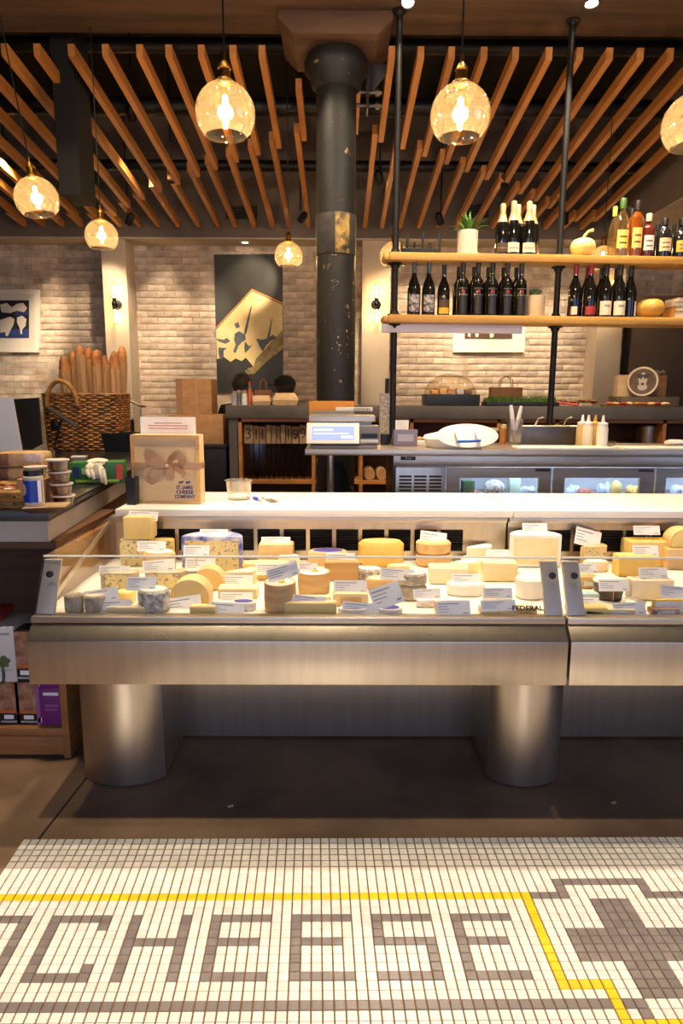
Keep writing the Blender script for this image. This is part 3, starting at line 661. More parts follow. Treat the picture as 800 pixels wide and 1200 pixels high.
cheese('h1', 'pack', 702, 726, 32, 9, YEL, mat('dark_print', (70, 60, 48), rough=.5), 'yellow printed pack at the front of the second case', dep=.5)
cheese('h2', 'pot', 747, 717, 26, 8, WHR, mat('tin_lid', (214, 206, 190), (120, 108, 92), 30, .35, .4), 'flat round tin in the second case', dep=1)
cheese('h3', 'pack', 733, 726, 36, 7, PALE, WHR, 'flat pale pack before the round tin', dep=.5)
cheese('h4', 'pack', 788, 727, 34, 8, mat('brown_pack', (150, 104, 72), (206, 186, 160), 16, .4), WHR, 'flat brown and white pack at the front of the second case', dep=.4)
cheese('k1', 'wedge', 112, 706, 30, 12, PALE, BLUE, 'small pale wedge behind the grey rounds at the end glass', dep=.5)
cheese('k2', 'wheel', 584, 709, 36, 12, WHR, WHR, 'small white round behind the flat whitish slab', dep=.45)
cheese('k3', 'block', 236, 722, 30, 9, YEL, PALE, 'narrow yellow slab at the front below the orange loaves', dep=.4)
cheese('k4', 'wheel', 338, 664, 26, 12, CREAM, WHR, 'small cream round behind the bark-banded rounds', dep=.5)
cheese('k5', 'pack', 500, 712, 24, 9, WHR, PALE, 'little white wrapped pack on the bare white deck', dep=.6)
cheese('k6', 'wheel', 548, 672, 30, 12, PALE, WHR, 'pale flat round between cream block and white wheel', dep=.5)
cheese('k7', 'pack', 672, 716, 16, 12, PALE, YEL, 'small upright pack just behind the second steel bracket', dep=.6)
cheese('k8', 'wheel', 700, 671, 30, 12, CREAM, WHR, 'small cream round before the blue-yellow wedge in the second case', dep=.5)
# price cards
def card(x0, y0, x1, y1, key, mode, tilt=0, m=None, label=None):
    k = CH[key]; D = {'on': k['c'].y, 'front': k['f'] - .012, 'edge': k['f'] + .012}[mode]
    c = W((x0 + x1) / 2, (y0 + y1) / 2, D); s = ppm(c); w, h = (x1 - x0) / s, (y1 - y0) / s
    lean = R(-22); base = k['top'] if mode != 'front' else k['z0'] if k['z0'] > DECK + .01 else DECK
    t = thing('price_card', label or 'price card ' + ('on the ' if mode != 'front' else 'before the ') + LBL[key], 'price card', c, 0, 'white price cards in the cases')
    t.rotation_euler = (lean, -R(tilt), 0)
    B().box(-w / 2, w / 2, -.0005, .0005, -h / 2, h / 2).o('sheet', m or PAPER, t)
    b = B(); n = 4
    for i in range(n):
        ww = w * (.62 if i == 0 else random.uniform(.2, .5)); zz = h * (.3 - .17 * i)
        b.box(-w * .44, -w * .44 + ww, -.0009, -.00055, zz - h * .022, zz + h * (.022 if i else .045))
    b.box(w * .28, w * .42, -.0009, -.00055, -h * .36, -h * .28); b.o('print', INK, t)
    z1 = c.z - h / 2
    if z1 - base > .002:
        a = Vector((0, .0015, -h / 2 + .01)); im = t.rotation_euler.to_matrix().inverted()
        B().tube([a, a + im @ Vector((0, .0, base - z1 - .01))], .0012, 5).o('pin', STEEL, t)
LBL = {o.get('label'): o for o in bpy.data.objects if o.name.startswith('cheese')}
_order = list(CH); LBL = dict(zip(_order, [o['label'] for o in sorted((o for o in bpy.data.objects if o.name.split('.')[0] == 'cheese'), key=lambda o: o.name)]))
for a in [(151, 599, 185, 610, 'a1', 'on', -3), (161, 634, 194, 646, 'a4', 'on', 0), (167, 656, 205, 670, 'a5', 'on', 5), (116, 663, 152, 674, 'a6', 'on', 0), (98, 690, 139, 706, 'a8', 'on', 10),
          (112, 703, 154, 720, 'b0', 'edge', 3), (148, 676, 183, 692, 'b1', 'on', 0), (195, 699, 236, 719, 'b3', 'front', 9), (234, 620, 267, 631, 'b2', 'on', 0), (217, 654, 252, 669, 'b2', 'front', 0),
          (262, 674, 296, 688, 'b5', 'front', 0), (258, 694, 296, 709, 'b6', 'front', 0), (245, 706, 286, 722, 'b7', 'front', -5), (306, 629, 340, 639, 'b8', 'on', 0), (299, 660, 336, 674, 'b9', 'front', 0),
          (312, 661, 350, 679, 'c1', 'on', 18), (342, 698, 382, 712, 'c4', 'on', -6), (382, 648, 416, 661, 'c7', 'on', 0), (492, 623, 523, 641, 'd0', 'on', -7), (445, 666, 485, 680, 'd4', 'edge', -4),
          (391, 680, 430, 696, 'd7', 'on', 0), (401, 706, 444, 722, 'd9', 'edge', -5), (434, 685, 471, 711, 'd8', 'on', 20), (512, 661, 548, 672, 'e1', 'on', 0), (530, 672, 564, 686, 'e2', 'on', 0),
          (511, 704, 551, 722, 'e3', 'front', 2), (612, 613, 641, 628, 'e7', 'on', 0), (569, 644, 602, 655, 'e4', 'edge', 0), (566, 689, 600, 701, 'f0', 'on', 0), (563, 703, 604, 716, 'f0', 'front', 2),
          (673, 620, 704, 641, 'g1', 'on', -15), (742, 616, 773, 627, 'g2', 'on', 0), (741, 639, 771, 652, 'g3', 'on', 0), (748, 665, 782, 677, 'g7', 'on', 0), (701, 679, 737, 693, 'g6', 'front', 0),
          (773, 687, 812, 702, 'g8', 'on', -5), (678, 660, 700, 672, 'g9', 'on', 0), (718, 706, 756, 721, 'h3', 'edge', 3), (682, 700, 702, 714, 'h0', 'front', 0), (350, 660, 372, 668, 'c2', 'on', 0), (215, 639, 245, 652, 'b4', 'on', 0), (484, 690, 516, 702, 'k5', 'on', 4)]:
    dupl = a[4] == 'f0' and a[5] == 'front' or a[4] == 'b2' and a[5] == 'front'
    card(*a)

# ------------------------------------------------------------------ bread counter on the left
CZ = .90; CY0 = 2.26; CX1 = -.99
SLABM = mat('dark_stone', (46, 42, 38), (34, 31, 28), 5, .25, 0, .05); GREYM = mat('grey_marble', (186, 174, 156), (156, 144, 128), 4, .45, bump=.05)
OAKM = mat('oak', (172, 116, 58), (142, 90, 40), 2.5, .55, 0, .12, 14, (.6, .6, 6)); OAKD = mat('dark_oak', (96, 62, 34), (78, 48, 26), 2.5, .6, 0, .12, 14, (.6, .6, 6))
SK = -.045                               # the counter runs away from the case towards the back
def cpoly(y0, y1, x0, dx=0): return [(x0, y0), (CX1 + dx, y0), (CX1 + dx + SK * (y1 - y0) * 2, y1), (x0, y1)]
bc = thing('bread_counter', 'dark stone topped bread counter with open wooden shelf below', 'counter', (-1.6, CY0, 0))
Tc = Matrix.Translation((1.6, -CY0, 0))
B().prism(cpoly(CY0, 5.6, -2.9), .034, 0, Tc @ Matrix.Translation((0, 0, CZ - .034)), .003).o('top', SLABM, bc)
B().prism(cpoly(CY0 + .012, 5.58, -2.88, -.01), .072, 0, Tc @ Matrix.Translation((0, 0, CZ - .107))).o('stone_apron', GREYM, bc)
Z1 = CZ - .108
B().prism([(-2.8, 2.95), (CX1 - .09, 2.95), (CX1 - .34, 5.5), (-2.8, 5.5)], Z1 - .004, 0, Tc @ Matrix.Translation((0, 0, .003))).o('carcass', OAKD, bc)
B().box(-2.5, CX1 + .003, CY0 + .04, 2.949, Z1 - .03, Z1 - .001, 0, 0, Tc).o('upper_board', OAKD, bc)
zb = .115
pa, pb = Wz(0, 850, zb), W(76, 870, 2.24)
B().box(-2.5, CX1 + .003, CY0 - .02, 2.949, zb - .03, zb, 0, .002, Tc).o('bottom_board', OAKM, bc)
B().box(-2.5, CX1 + .003, CY0 - .02, CY0 + .0, .012, zb - .031, 0, .002, Tc).o('plinth', OAKM, bc)
B().box(CX1 + .004, CX1 + .03, CY0 - .025, 2.949, .002, Z1 - .031, 0, .003, Tc).o('side_panel', OAKM, bc)
# boxes on its bottom shelf
def printed_box(name, label, cat, x0, y0p, x1, y1p, D, dep, mb, z0, deco=None, group=None):
    a, b_ = W(x0, y1p, D), W(x1, y0p, D); h = abs(b_.z - a.z); w = b_.x - a.x
    t = thing(name, label, cat, ((a.x + b_.x) / 2, D, z0), 0, group)
    B().box(-w / 2, w / 2, 0, dep, 0, h, 0, .0015).o('carton', mb, t)
    for (u0, v0, u1, v1, m_, nm) in deco or []:
        B().box(-w / 2 + u0 * w, -w / 2 + u1 * w, -.0012, .001, v0 * h, v1 * h).o(nm, m_, t)
    return t, h
PURP = mat('purple_card', (122, 32, 112), (110, 26, 100), 6, .5); PURL = mat('lilac_card', (150, 90, 140), rough=.5); BRNP = mat('cracker_print', (122, 66, 36), (186, 140, 104), 26, .5); BLKC = mat('black_card', (28, 25, 24), rough=.5); ORC = mat('orange_strip', (190, 104, 40), rough=.5)
Z0 = zb + .001
pd = [(0, 0, .14, 1, PURL, 'side_strip'), (.3, .8, .9, .88, PAPER, 'print'), (.35, .5, .85, .56, PURL, 'print'), (.35, .4, .8, .44, PURL, 'print'), (.04, .08, .18, .2, PAPER, 'print')]
t, h1 = printed_box('carton', 'purple carton standing on the oak shelf under another purple carton', 'box', 46, 826, 72, 869, 2.262, .10, PURP, Z0, pd)
printed_box('carton', 'purple carton stacked on another purple carton by the case', 'box', 43, 799, 69, 826, 2.262, .10, PURP, Z0 + h1 + .001, pd)
bd = [(0, .34, 1, .98, BRNP, 'picture'), (0, .26, 1, .34, ORC, 'strip'), (.3, .13, .72, .22, PAPER, 'emblem'), (.15, .05, .85, .09, INK, 'print')]
t, h2 = printed_box('cracker_box', 'brown and black cracker box beside the purple cartons, under another', 'box', 22, 812, 45, 862, 2.265, .08, BLKC, Z0, bd)
printed_box('cracker_box', 'brown and black cracker box left of its twin on the oak shelf', 'box', -1, 808, 21, 860, 2.265, .08, BLKC, Z0, bd)
printed_box('cracker_box', 'brown and black cracker box stacked on top of two others', 'box', 17, 752, 41, 811, 2.265, .08, BLKC, Z0 + h2 + .001, bd)
wb, hw = printed_box('carton', 'white carton with a green plant picture stacked on the cracker boxes', 'box', -26, 748, 16, 811, 2.262, .16, mat('white_card', (214, 208, 198), rough=.6), Z0 + h2 + .0012, [(.25, .86, .9, .9, INK, 'print'), (.1, .2, .9, .24, mat('pale_print', (190, 184, 176), rough=.6), 'print')])
g = B(); GRN = mat('leaf_green', (70, 88, 40), (96, 116, 54), 20, .6)
pb_ = W(3, 790, 2.26)
ox = pb_.x - wb.location.x; oz = pb_.z - wb.location.z
g.tube([(ox, -.002, oz - .035), (ox + .004, -.002, oz + .01), (ox, -.002, oz + .04)], .006, 6)
for dx, dz in ((-.015, .03), (.014, .035), (0, .045), (-.01, .05), (.02, .05), (.008, .06)): g.ball((ox + dx, -.001, oz + dz), .012, (1, .15, .8))
g.o('plant_picture', GRN, wb)
tag(B().obox((W(5, 742, 2.36).x - .08, 2.345, Z0 + h2 + hw + .012 + .012), (.2, .16, .022), R(8), 0, 0, .003).o('flat_carton', mat('red_card', (186, 70, 58), (168, 56, 48), 6, .5)), 'flat red carton lying on the white carton', 'box')

# ---- things on the bread counter
CT = CZ + .0006
def onc(px, py): return Wz(px, py, CT)
# baguette basket
WICK = mat('wicker', (190, 130, 64), (120, 76, 36), 16, .6, 0, .3); WICKL = mat('wicker_light', (196, 146, 80), (160, 108, 54), 16, .6, 0, .3)
def woven(t, w, d, h, rows, m_, flare=1.06, r=None, n=72):
    r = r or h / rows * .52
    def per(u, k):                       # rounded rectangle
        a = 2 * math.pi * u; c, s_ = math.cos(a), math.sin(a); e = .38
        f = 1 / ((abs(c) ** (2 / e) + abs(s_) ** (2 / e)) ** (e / 2)); return Vector((w / 2 * c * f * k, d / 2 * s_ * f * k, 0))
    b = B()
    for j in range(rows):
        z = h * (j + .5) / rows; k = 1 + (flare - 1) * j / rows; pts = []
        for i in range(n):
            p = per(i / n, k); o_ = r * .7 * math.cos(math.pi * (i // 2 + j)); pts.append(p + p.normalized() * o_ + Vector((0, 0, z + r * .25 * math.sin(i * 1.7 + j))))
        b.tube(pts, r, 5, 0, True)
    b.o('weave', m_, t)
    B().prism([tuple(per(i / 32, .93)[:2]) for i in range(32)], .012, 0, Matrix.Translation((0, 0, .002))).o('base', WICK, t)
    b = B()
    for i in range(0, n, 4): p = per(i / n, 1); b.tube([p * .97 + Vector((0, 0, .004)), p * flare + Vector((0, 0, h))], r * .6, 5)
    b.o('stake', mat('wicker_dark', (70, 42, 20), rough=.7), t)
    B().tube([per(i / 48, flare * 1.01) + Vector((0, 0, h)) for i in range(48)], r * 1.15, 6, 0, True).o('rim', m_, t)
    return per
pf = onc(93, 526); BD = 4.75; a_, b_ = W(47, 500, BD), W(137, 500, BD)
bw = b_.x - a_.x; bh = W(90, 462, BD).z - CT; D = BD
bask = thing('wicker_basket', 'brown woven basket holding baguettes on the dark counter', 'basket', ((a_.x + b_.x) / 2, D + .2, CT), 0)
per = woven(bask, bw * .94, .38, bh, 24, WICK, 1.05, None, 96)
hx = W(72, 450, D).x - bask.location.x
pts = []
for i in range(17):
    a = math.pi * i / 16; pts.append((hx + .105 * math.cos(a), -.21 - .012 * math.sin(a), bh - .08 + .17 * math.sin(a)))
hb = B().tube(pts, .016, 8)
for i in range(0, 16): pass
hb.o('handle', WICKL, bask)
CRUST = mat('baguette_crust', (206, 142, 78), (136, 74, 32), 14, .6, 0, .5, 26); PBAG = mat('paper_sleeve', (202, 158, 110), (164, 118, 74), 7, .8, 0, .5, 16, (6, 6, .5), rnd=.15)
def baguette(px, pyt, lean, dy, L, label, r=.03):
    top = W(px, pyt, D + .2 + dy); base = Vector((top.x - lean, D + .2 + dy, CT + .03)); v = (top - base).normalized()
    t = thing('baguette', label, 'bread', base, 0, 'baguettes in the basket'); ln = (top - base).length; q4 = v.to_track_quat('Z', 'Y').to_matrix().to_4x4()
    B().lathe([(0, .01), (r * .7, .02), (r, .08), (r, ln - .09), (r * .85, ln - .045), (r * .5, ln - .012), (0, ln)], seg=14, mtx=q4).o('crust', CRUST, t)
    sl = B().lathe([(r * 1.06, .03), (r * 1.1, .1), (r * 1.13, ln - .06 - random.uniform(0, .07)), (r * 1.08, ln - .13), (r * 1.04, .1)], seg=9, mtx=q4, sx=1.05, smooth=False); sl.o('paper_sleeve', PBAG, t)
for a in [(74, 416, -.02, -.06, 'baguette at the left end of the basket, leaning out'), (85, 411, -.01, .07, 'baguette second from the left end of the basket'), (93, 404, .0, -.07, 'tall pale baguette in the middle of the basket'), (103, 406, .01, .06, 'tall baguette just right of the middle one'), (113, 409, .01, -.06, 'dark tipped baguette right of the tall pair'), (122, 416, .02, .07, 'short baguette behind the right leaning ones'), (134, 411, .03, -.05, 'baguette leaning right beside the outermost one'), (143, 405, .06, .02, 'pointed baguette leaning furthest over the right rim')]:
    baguette(a[0], a[1], a[2], a[3] * 1.5, 0, a[4], .037)
# screen and stand left of the basket
sc = thing('display_screen', 'white tilted screen back on the bread counter beside a black panel', 'screen', (W(0, 500, 3.9).x, 3.9, CT))
p = [W(-40, 466, 3.9), W(14, 466, 3.9), W(26, 534, 3.87), W(-40, 534, 3.87)]
b = B(); L0 = sc.location
vv = [b.bm.verts.new(q_ - L0) for q_ in p] + [b.bm.verts.new(q_ - L0 + Vector((0, .018, 0))) for q_ in p]
for f in ((0, 1, 2, 3), (7, 6, 5, 4), (0, 4, 5, 1), (1, 5, 6, 2), (2, 6, 7, 3), (3, 7, 4, 0)): b.bm.faces.new([vv[i] for i in f])
b.o('panel', mat('screen_white', (214, 214, 218), rough=.35), sc)
B().obox((.0, .1, .006), (.2, .16, .012), 0, 0, 0, .003).obox((0, .06, .03), (.05, .03, .07)).o('foot', WHITE, sc)
bp_ = B().flat([(11, 468), (46, 466), (50, 520), (26, 534), (22, 520)], 4.2, .02)
bpo = tag(bp_.o('menu_board', mat('black_board', (18, 17, 16), rough=.5)), 'black board standing behind the white screen, left of the basket', 'board')
# card reader on a tilted arm
cr_ = thing('card_reader', 'slim black card reader on a tilted arm before the basket', 'card reader', onc(64, 530))
l0 = cr_.location; a_, b_ = W(55, 477, l0.y), W(92, 501, l0.y)
B().obox((a_ + b_) / 2 - l0, ((b_ - a_).length, .07, .014), 0, 0, 0, .004, math.atan2(-(b_ - a_).z, (b_ - a_).x)).o('reader', mat('grey_reader', (70, 68, 70), rough=.3), cr_)
B().tube([(0, .0, .0), (0, .01, .05), ((a_ + b_).x / 2 - l0.x - .01, .005, (a_ + b_).z / 2 - l0.z - .01)], .008).cyl((0, 0, 0), .045, .01).ball(tuple(W(64, 498, l0.y + .01) - l0), .03, (1, .5, 1.3)).o('stand', BLKP, cr_)
# tablet on a post
tb = thing('tablet_stand', 'tablet tilted on a slim steel post behind the gift box', 'tablet', (W(165, 480, 5.35).x, 5.35, CT)); l0 = tb.location
a_, b_ = W(139, 463, 5.35), W(169, 477, 5.35); an = math.atan2(-(b_ - a_).z, (b_ - a_).x)
B().obox((a_ + b_) / 2 - l0, ((b_ - a_).length, .12, .01), 0, 0, 0, .003, an).o('tablet', BLKP, tb)
B().obox((a_ + b_) / 2 - l0 + Vector((0, -.02, .006)), ((b_ - a_).length * .85, .1, .003), 0, R(0), 0, 0, an).o('screen', mat('tablet_screen', (150, 136, 120), rough=.2), tb)
B().tube([(0, 0, .0), (0, 0, (b_ - l0).z - .01)], .007).cyl((0, 0, 0), .05, .008).o('post', STEEL, tb)
# pen cup and black caddies behind
pc = thing('pen_caddy', 'black round caddy with blue pens behind the basket', 'caddy', (W(151, 490, 5.25).x, 5.25, CT)); 
hh = W(150, 492, 5.25).z - CT
B().lathe([(0, 0), (.035, 0), (.04, hh), (.035, hh), (.033, .01), (0, .01)]).o('cup', BLKP, pc)
for i in range(4): B().tube([(-.02 + i * .013, 0, .02), (-.03 + i * .018, .01, hh + .05 - .01 * i)], .004, 6).o('pen', [mat('blue_pen', (40, 70, 150), rough=.4), BLKP][i % 2], pc)
def tray(name, label, x0, x1, yt, yb, D, m_, dep=.1, z0=None):
    z0 = CT if z0 is None else z0; a_, b_ = W(x0, yb, D), W(x1, yt, D); w = b_.x - a_.x; h = b_.z - z0
    b = B(); b.lathe([(0, 0), (.42, 0), (.5, 1), (.46, 1), (.4, .08), (0, .08)], seg=4, a0=R(45), a1=R(405), smooth=False)
    bmesh.ops.scale(b.bm, vec=(w * 1.414, dep * 1.414, h), verts=b.bm.verts)
    o = b.o(name, m_, None, ((a_.x + b_.x) / 2, D + dep / 2, z0)); return tag(o, label, 'bin')
tray('plastic_bin', 'black open plastic bin on the counter right of the basket', 119, 154, 508, 524, 4.62, BLKP, .2)
tray('plastic_bin', 'small black bin tucked left of the gift box', 147, 158, 560, 584, 2.80, BLKP, .06, ZC + .0006)
tag(B().obox(onc(90, 537) + Vector((0, .04, .006)), (.09, .06, .01), R(10), 0, 0, .002).o('paper_pad', PAPER), 'small white pad lying on the counter before the basket', 'pad')
tag(B().obox(onc(70, 540) + Vector((0, .05, .009)), (.05, .05, .016), R(-20), 0, 0, .004).o('stapler', BLKP), 'small black stapler beside the white pad', 'stapler')
# glove box
pg = onc(111, 567); k = ppm(pg); w, h = 60 / k, 25 / k
gb = thing('glove_box', 'green cardboard glove box on the dark counter', 'box', pg + Vector((0, .06, 0)), R(12))
GBX = mat('green_card', (40, 110, 44), (30, 94, 36), 8, .45)
B().box(-w / 2, w / 2, -.06, .06, 0, h, 0, .002).o('carton', GBX, gb)
for u0, v0, u1, v1, m_ in ((.06, .3, .18, .8, mat('navy_print', (30, 40, 100), rough=.5)), (.22, .45, .5, .75, mat('pale_green', (150, 190, 140), rough=.5)), (.1, .08, .9, .2, mat('lime_print', (150, 180, 60), rough=.5)), (.86, .2, .98, .9, mat('red_print', (190, 60, 50), rough=.5)), (.45, .05, .53, .18, mat('red_print', (190, 60, 50), rough=.5))):
    B().box(-w / 2 + u0 * w, -w / 2 + u1 * w, -.0612, -.059, v0 * h, v1 * h).o('print', m_, gb)
gv = B(); random.seed(3)
gp_ = W(112, 547, pg.y - .005)
GLV = mat('latex_glove', (226, 218, 194), (206, 196, 168), 20, .7, 0, .4, 40)
gv.ball((0, .03, .01), .04, (1.2, .9, .45), noise=.14); gv.ball((-.02, .0, -.02), .034, (.8, .7, .9), noise=.15); gv.ball((.012, -.008, -.025), .034, (.8, .5, 1), noise=.15)
for i, (x, l) in enumerate(((.025, .05), (.038, .062), (-.03, .02), (-.012, .03))): gv.tube([(x, -.018, -.02), (x + .006, -.028, -.04), (x + .012, -.028, -.04 - l * .7)], [.012, .01, .007], 7)
tag(gv.o('latex_glove', GLV, None, gp_ + Vector((0, .0, .008))), 'crumpled cream latex gloves spilling from the green glove box', 'glove')
# sauce tubs, seasoning jar, snack tray, roll basket, cookie packs
CLR = PLCLEAR; SAUCE = mat('dark_sauce', (120, 52, 34), (96, 38, 26), 12, .4)
ref = onc(64, 600); D = 2.36
zc = None
tr_ = thing('snack_tray', 'flat film-covered tray of dark nuts at the counter edge', 'tray', Wz(48, 602, CT) + Vector((0, .05, 0)), R(14)); k = ppm(tr_.location)
w = 50 / k
B().lathe([(0, 0), (.36, 0), (.5, .018), (.48, .018), (.35, .004), (0, .004)], seg=4, a0=R(45), a1=R(405), smooth=False).o('tray', mat('brown_tray', (84, 52, 36), (60, 36, 24), 30, .5), tr_)
tr_.children[0].scale = (w * 1.35, .12 * 1.35, 1)
b = B(); b.obox((0, 0, .0205), (w * .94, .11, .003)); b.o('film', mat('film_lid', (196, 164, 124), (170, 136, 98), 10, .2), tr_)
tz = CT + .023; j = Wz(45, 590, tz)
jar = thing('seasoning_jar', 'clear seasoning jar with blue label and black cap standing on the tray', 'jar', Vector((j.x, tr_.location.y - .005, tz))); k = ppm(jar.location); r = 11 / k; hj = 41 / k
B().lathe([(0, 0), (r, 0), (r, hj * .8), (r * .88, hj * .84), (0, hj * .84)], seg=24).o('glass', mat('jar_body', (214, 196, 168), (196, 176, 146), 18, .3), jar)
B().lathe([(r * .9, hj * .84), (r * .92, hj), (0, hj)], seg=24).o('cap', BLKP, jar)
B().lathe([(r + .0004, hj * .1), (r + .001, hj * .1), (r + .001, hj * .72), (r + .0004, hj * .72)], seg=20, a0=R(-150), a1=R(-15)).o('blue_label', mat('royal_blue', (32, 66, 160), rough=.4), jar)
B().lathe([(r + .0012, hj * .1), (r + .0018, hj * .1), (r + .0018, hj * .72), (r + .0012, hj * .72)], seg=6, a0=R(-45), a1=R(-22)).o('white_label', PAPER, jar)
B().lathe([(0, 0), (r * .62, 0), (r * .62, .002), (0, .002)], seg=16, mtx=Matrix.Translation((-r * .8, -r * .66, hj * .46)) @ Matrix.Rotation(R(-40), 4, 'Z') @ Matrix.Rotation(R(90), 4, 'X')).o('seal', mat('cream_seal', (206, 170, 116), rough=.5), jar)
z = CT; tubs = []
sx, sy = tr_.location.x + .01, tr_.location.y + .115
for i, lab in enumerate(('bottom clear tub of dark sauce in the stack of four', 'second clear sauce tub from the bottom of the stack', 'third clear sauce tub up in the stack', 'topmost clear sauce tub in the stack of four')):
    t = thing('sauce_tub', lab, 'tub', (sx - .004 * i, sy, z), 0, 'stacked sauce tubs')
    B().lathe([(0, .001), (.03, .001), (.036, .03), (0, .03)], seg=20).o('sauce', SAUCE, t)
    B().lathe([(0, 0), (.031, 0), (.038, .034), (.037, .034), (.03, .001)], seg=20).o('tub', CLR, t)
    B().lathe([(0, .035), (.041, .035), (.041, .040), (.03, .041), (0, .041)], seg=20).o('lid', mat('frosted_lid', (206, 190, 178), rough=.35), t); z += .0425
t = thing('sauce_tub', 'single clear sauce tub left of the tall stack, behind the jar', 'tub', (sx - .1, sy + .02, CT + .1), 0, 'stacked sauce tubs')
for ch in tubs: pass
for (nm, src) in (('sauce', 0), ('tub', 1), ('lid', 2)):
    s0 = [c for c in bpy.data.objects if c.name.split('.')[0] == nm and c.parent and c.parent.name.startswith('sauce_tub')][0]; c = s0.copy(); COL.objects.link(c); c.parent = t
tag(B().obox((sx - .1, sy + .02, CT + .05), (.1, .1, .098), 0, 0, 0, .003).o('carton', KRAFT), 'small brown carton carrying a sauce tub behind the jar', 'box')
rb = thing('roll_basket', 'shallow woven basket of wrapped rolls at the counter corner', 'basket', (W(2, 585, 2.36).x, 2.42, CT)); 
woven(rb, .22, .2, .06, 5, WICKL, 1.2, .0075, 48)
for i, (px, py, lab) in enumerate(((3, 566, 'wrapped dark roll lying left in the shallow basket'), (14, 575, 'white film-wrapped brown roll in the shallow basket'), (26, 578, 'small wrapped roll at the right rim of the shallow basket'))):
    p = W(px, py, 2.36); p.y = 2.39 + .03 * (i % 2); p.z = CT + .045
    t = thing('bread_roll', lab, 'bread', p, R(20 - 20 * i), 'wrapped rolls in the shallow basket')
    B().ball((0, 0, 0), .03, (1.35, .85, .75), noise=.05).o('roll', mat('brown_roll', (120, 70, 40), (90, 50, 28), 12, .5), t); B().ball((0, 0, .002), .031, (1.1, .9, .76), noise=.06).o('wrap', glass('film_wrap', (246, 238, 226), .35, .2, .4, .35), t)
for i, (x0, x1, y0, y1, lab, c1, c2) in enumerate([(-6, 45, 556, 578, 'bottom tan cookie pack in the clear bag stack', (222, 188, 136), (200, 160, 104)), (-6, 46, 535, 556, 'middle tan cookie pack in the clear bag stack', (230, 200, 150), (208, 170, 116)), (-6, 45, 517, 535, 'top cookie pack with brown end in the clear bag stack', (234, 206, 160), (212, 176, 124))]):
    a_, b_ = W(x0, y1, 2.6), W(x1, y0, 2.6); w = b_.x - a_.x; hz = .055; z0 = CT + i * .058
    t = thing('cookie_pack', lab, 'snack pack', ((a_.x + b_.x) / 2, 2.66, z0), R(-3 + 3 * i), 'stacked cookie packs')
    b = B(); b.box(-w / 2, w / 2, -.06, .06, 0, hz, 0, .012)
    for v in b.bm.verts: v.co += Vector((random.uniform(-1, 1), random.uniform(-1, 1), 0)) * .003
    b.o('cookies', mat('cookie_%d' % i, c1, c2, 30, .5, bump=.4), t)
    B().box(-w / 2 - .001, -w / 2 + w * .3, -.0625, .061, .004, hz - .002, 0, .006).o('printed_end', mat('brown_print', (120, 70, 50), (170, 120, 90), 14, .4), t)
    B().box(-w / 2 - .004, w / 2 + .012, -.064, .064, .0005, hz + .002, 0, .008).o('bag', glass('crinkled_film', (250, 246, 238), .3, .12, .3, .08), t)

# ------------------------------------------------------------------ on the white worktop
WT = ZC + .0006
f0 = Wz(196, 590, WT); k = ppm(f0); w, h = 80 / k, 80 / k
gx = thing('gift_box', 'pale wooden gift box with satin bow and blue print on the worktop', 'gift box', Vector((f0.x, f0.y, WT)), R(-3))
PINE = mat('light_birch', (226, 196, 148), (214, 182, 132), 2, .5, 0, .06, 14, (1, 1, 8))
b = B(); b.box(-w / 2, w / 2, .004, .075, .0, h, 0, .002); b.o('box', PINE, gx)
b = B()
for x0, x1, z0, z1 in ((-w / 2, -w / 2 + .01, 0, h), (w / 2 - .016, w / 2, 0, h), (-w / 2 + .01, w / 2 - .016, 0, .008), (-w / 2 + .01, w / 2 - .016, h - .008, h)): b.box(x0, x1, -.006, .0045, z0, z1)
b.o('rim', WOODS, gx)
SAT = mat('satin_ribbon', (188, 150, 112), (164, 124, 88), 14, .35, 0, .2, 20)
B().box(-w / 2 - .001, w / 2 + .001, -.0068, .076, h * .50, h * .60, 0, .001).o('ribbon', SAT, gx)
def loop(pts, wd): 
    b = B(); n0 = 0; prev = None
    for i, (x, y, z) in enumerate(pts):
        t_ = Vector(pts[min(i + 1, len(pts) - 1)]) - Vector(pts[max(i - 1, 0)]); nrm = Vector((-t_.z, 0, t_.x)).normalized() * wd / 2 * (.5 + .5 * math.sin(math.pi * i / (len(pts) - 1)))
        c_ = [b.bm.verts.new(Vector((x, y, z)) + nrm), b.bm.verts.new(Vector((x, y, z)) - nrm), b.bm.verts.new(Vector((x, y + .002, z)) - nrm), b.bm.verts.new(Vector((x, y + .002, z)) + nrm)]
        if prev:
            for q_ in range(4): b.bm.faces.new((prev[q_], prev[(q_ + 1) % 4], c_[(q_ + 1) % 4], c_[q_]))
        prev = c_
    for f in b.bm.faces: f.smooth = True
    return b
kz = h * .56; kx = w * .03; S_ = w / 80
for pts, wd in (([(0, 0), (-10, 8), (-22, 16), (-20, 5), (-8, 1), (0, 0)], 9), ([(0, 0), (6, 9), (14, 14), (20, 6), (14, -2), (4, -1)], 9), ([(0, 0), (-12, -1), (-24, -5), (-25, -14), (-18, -20), (-8, -16), (-3, -4)], 5), ([(0, 0), (4, -6), (2, -15), (8, -13)], 7), ([(2, 0), (12, -3), (20, -9), (17, -15)], 6)):
    P3 = []
    for i in range(len(pts) - 1):
        for s_ in (0, .25, .5, .75): P3.append((kx + S_ * (pts[i][0] * (1 - s_) + pts[i + 1][0] * s_), -.010 - .012 * math.sin(math.pi * (i + s_) / (len(pts) - 1)), kz + S_ * (pts[i][1] * (1 - s_) + pts[i + 1][1] * s_)))
    loop(P3, wd * S_).o('bow_loop', SAT, gx)
B().ball((kx, -.014, kz), .008, (1, .7, 1)).o('knot', mat('satin_pale', (216, 184, 148), rough=.35), gx)
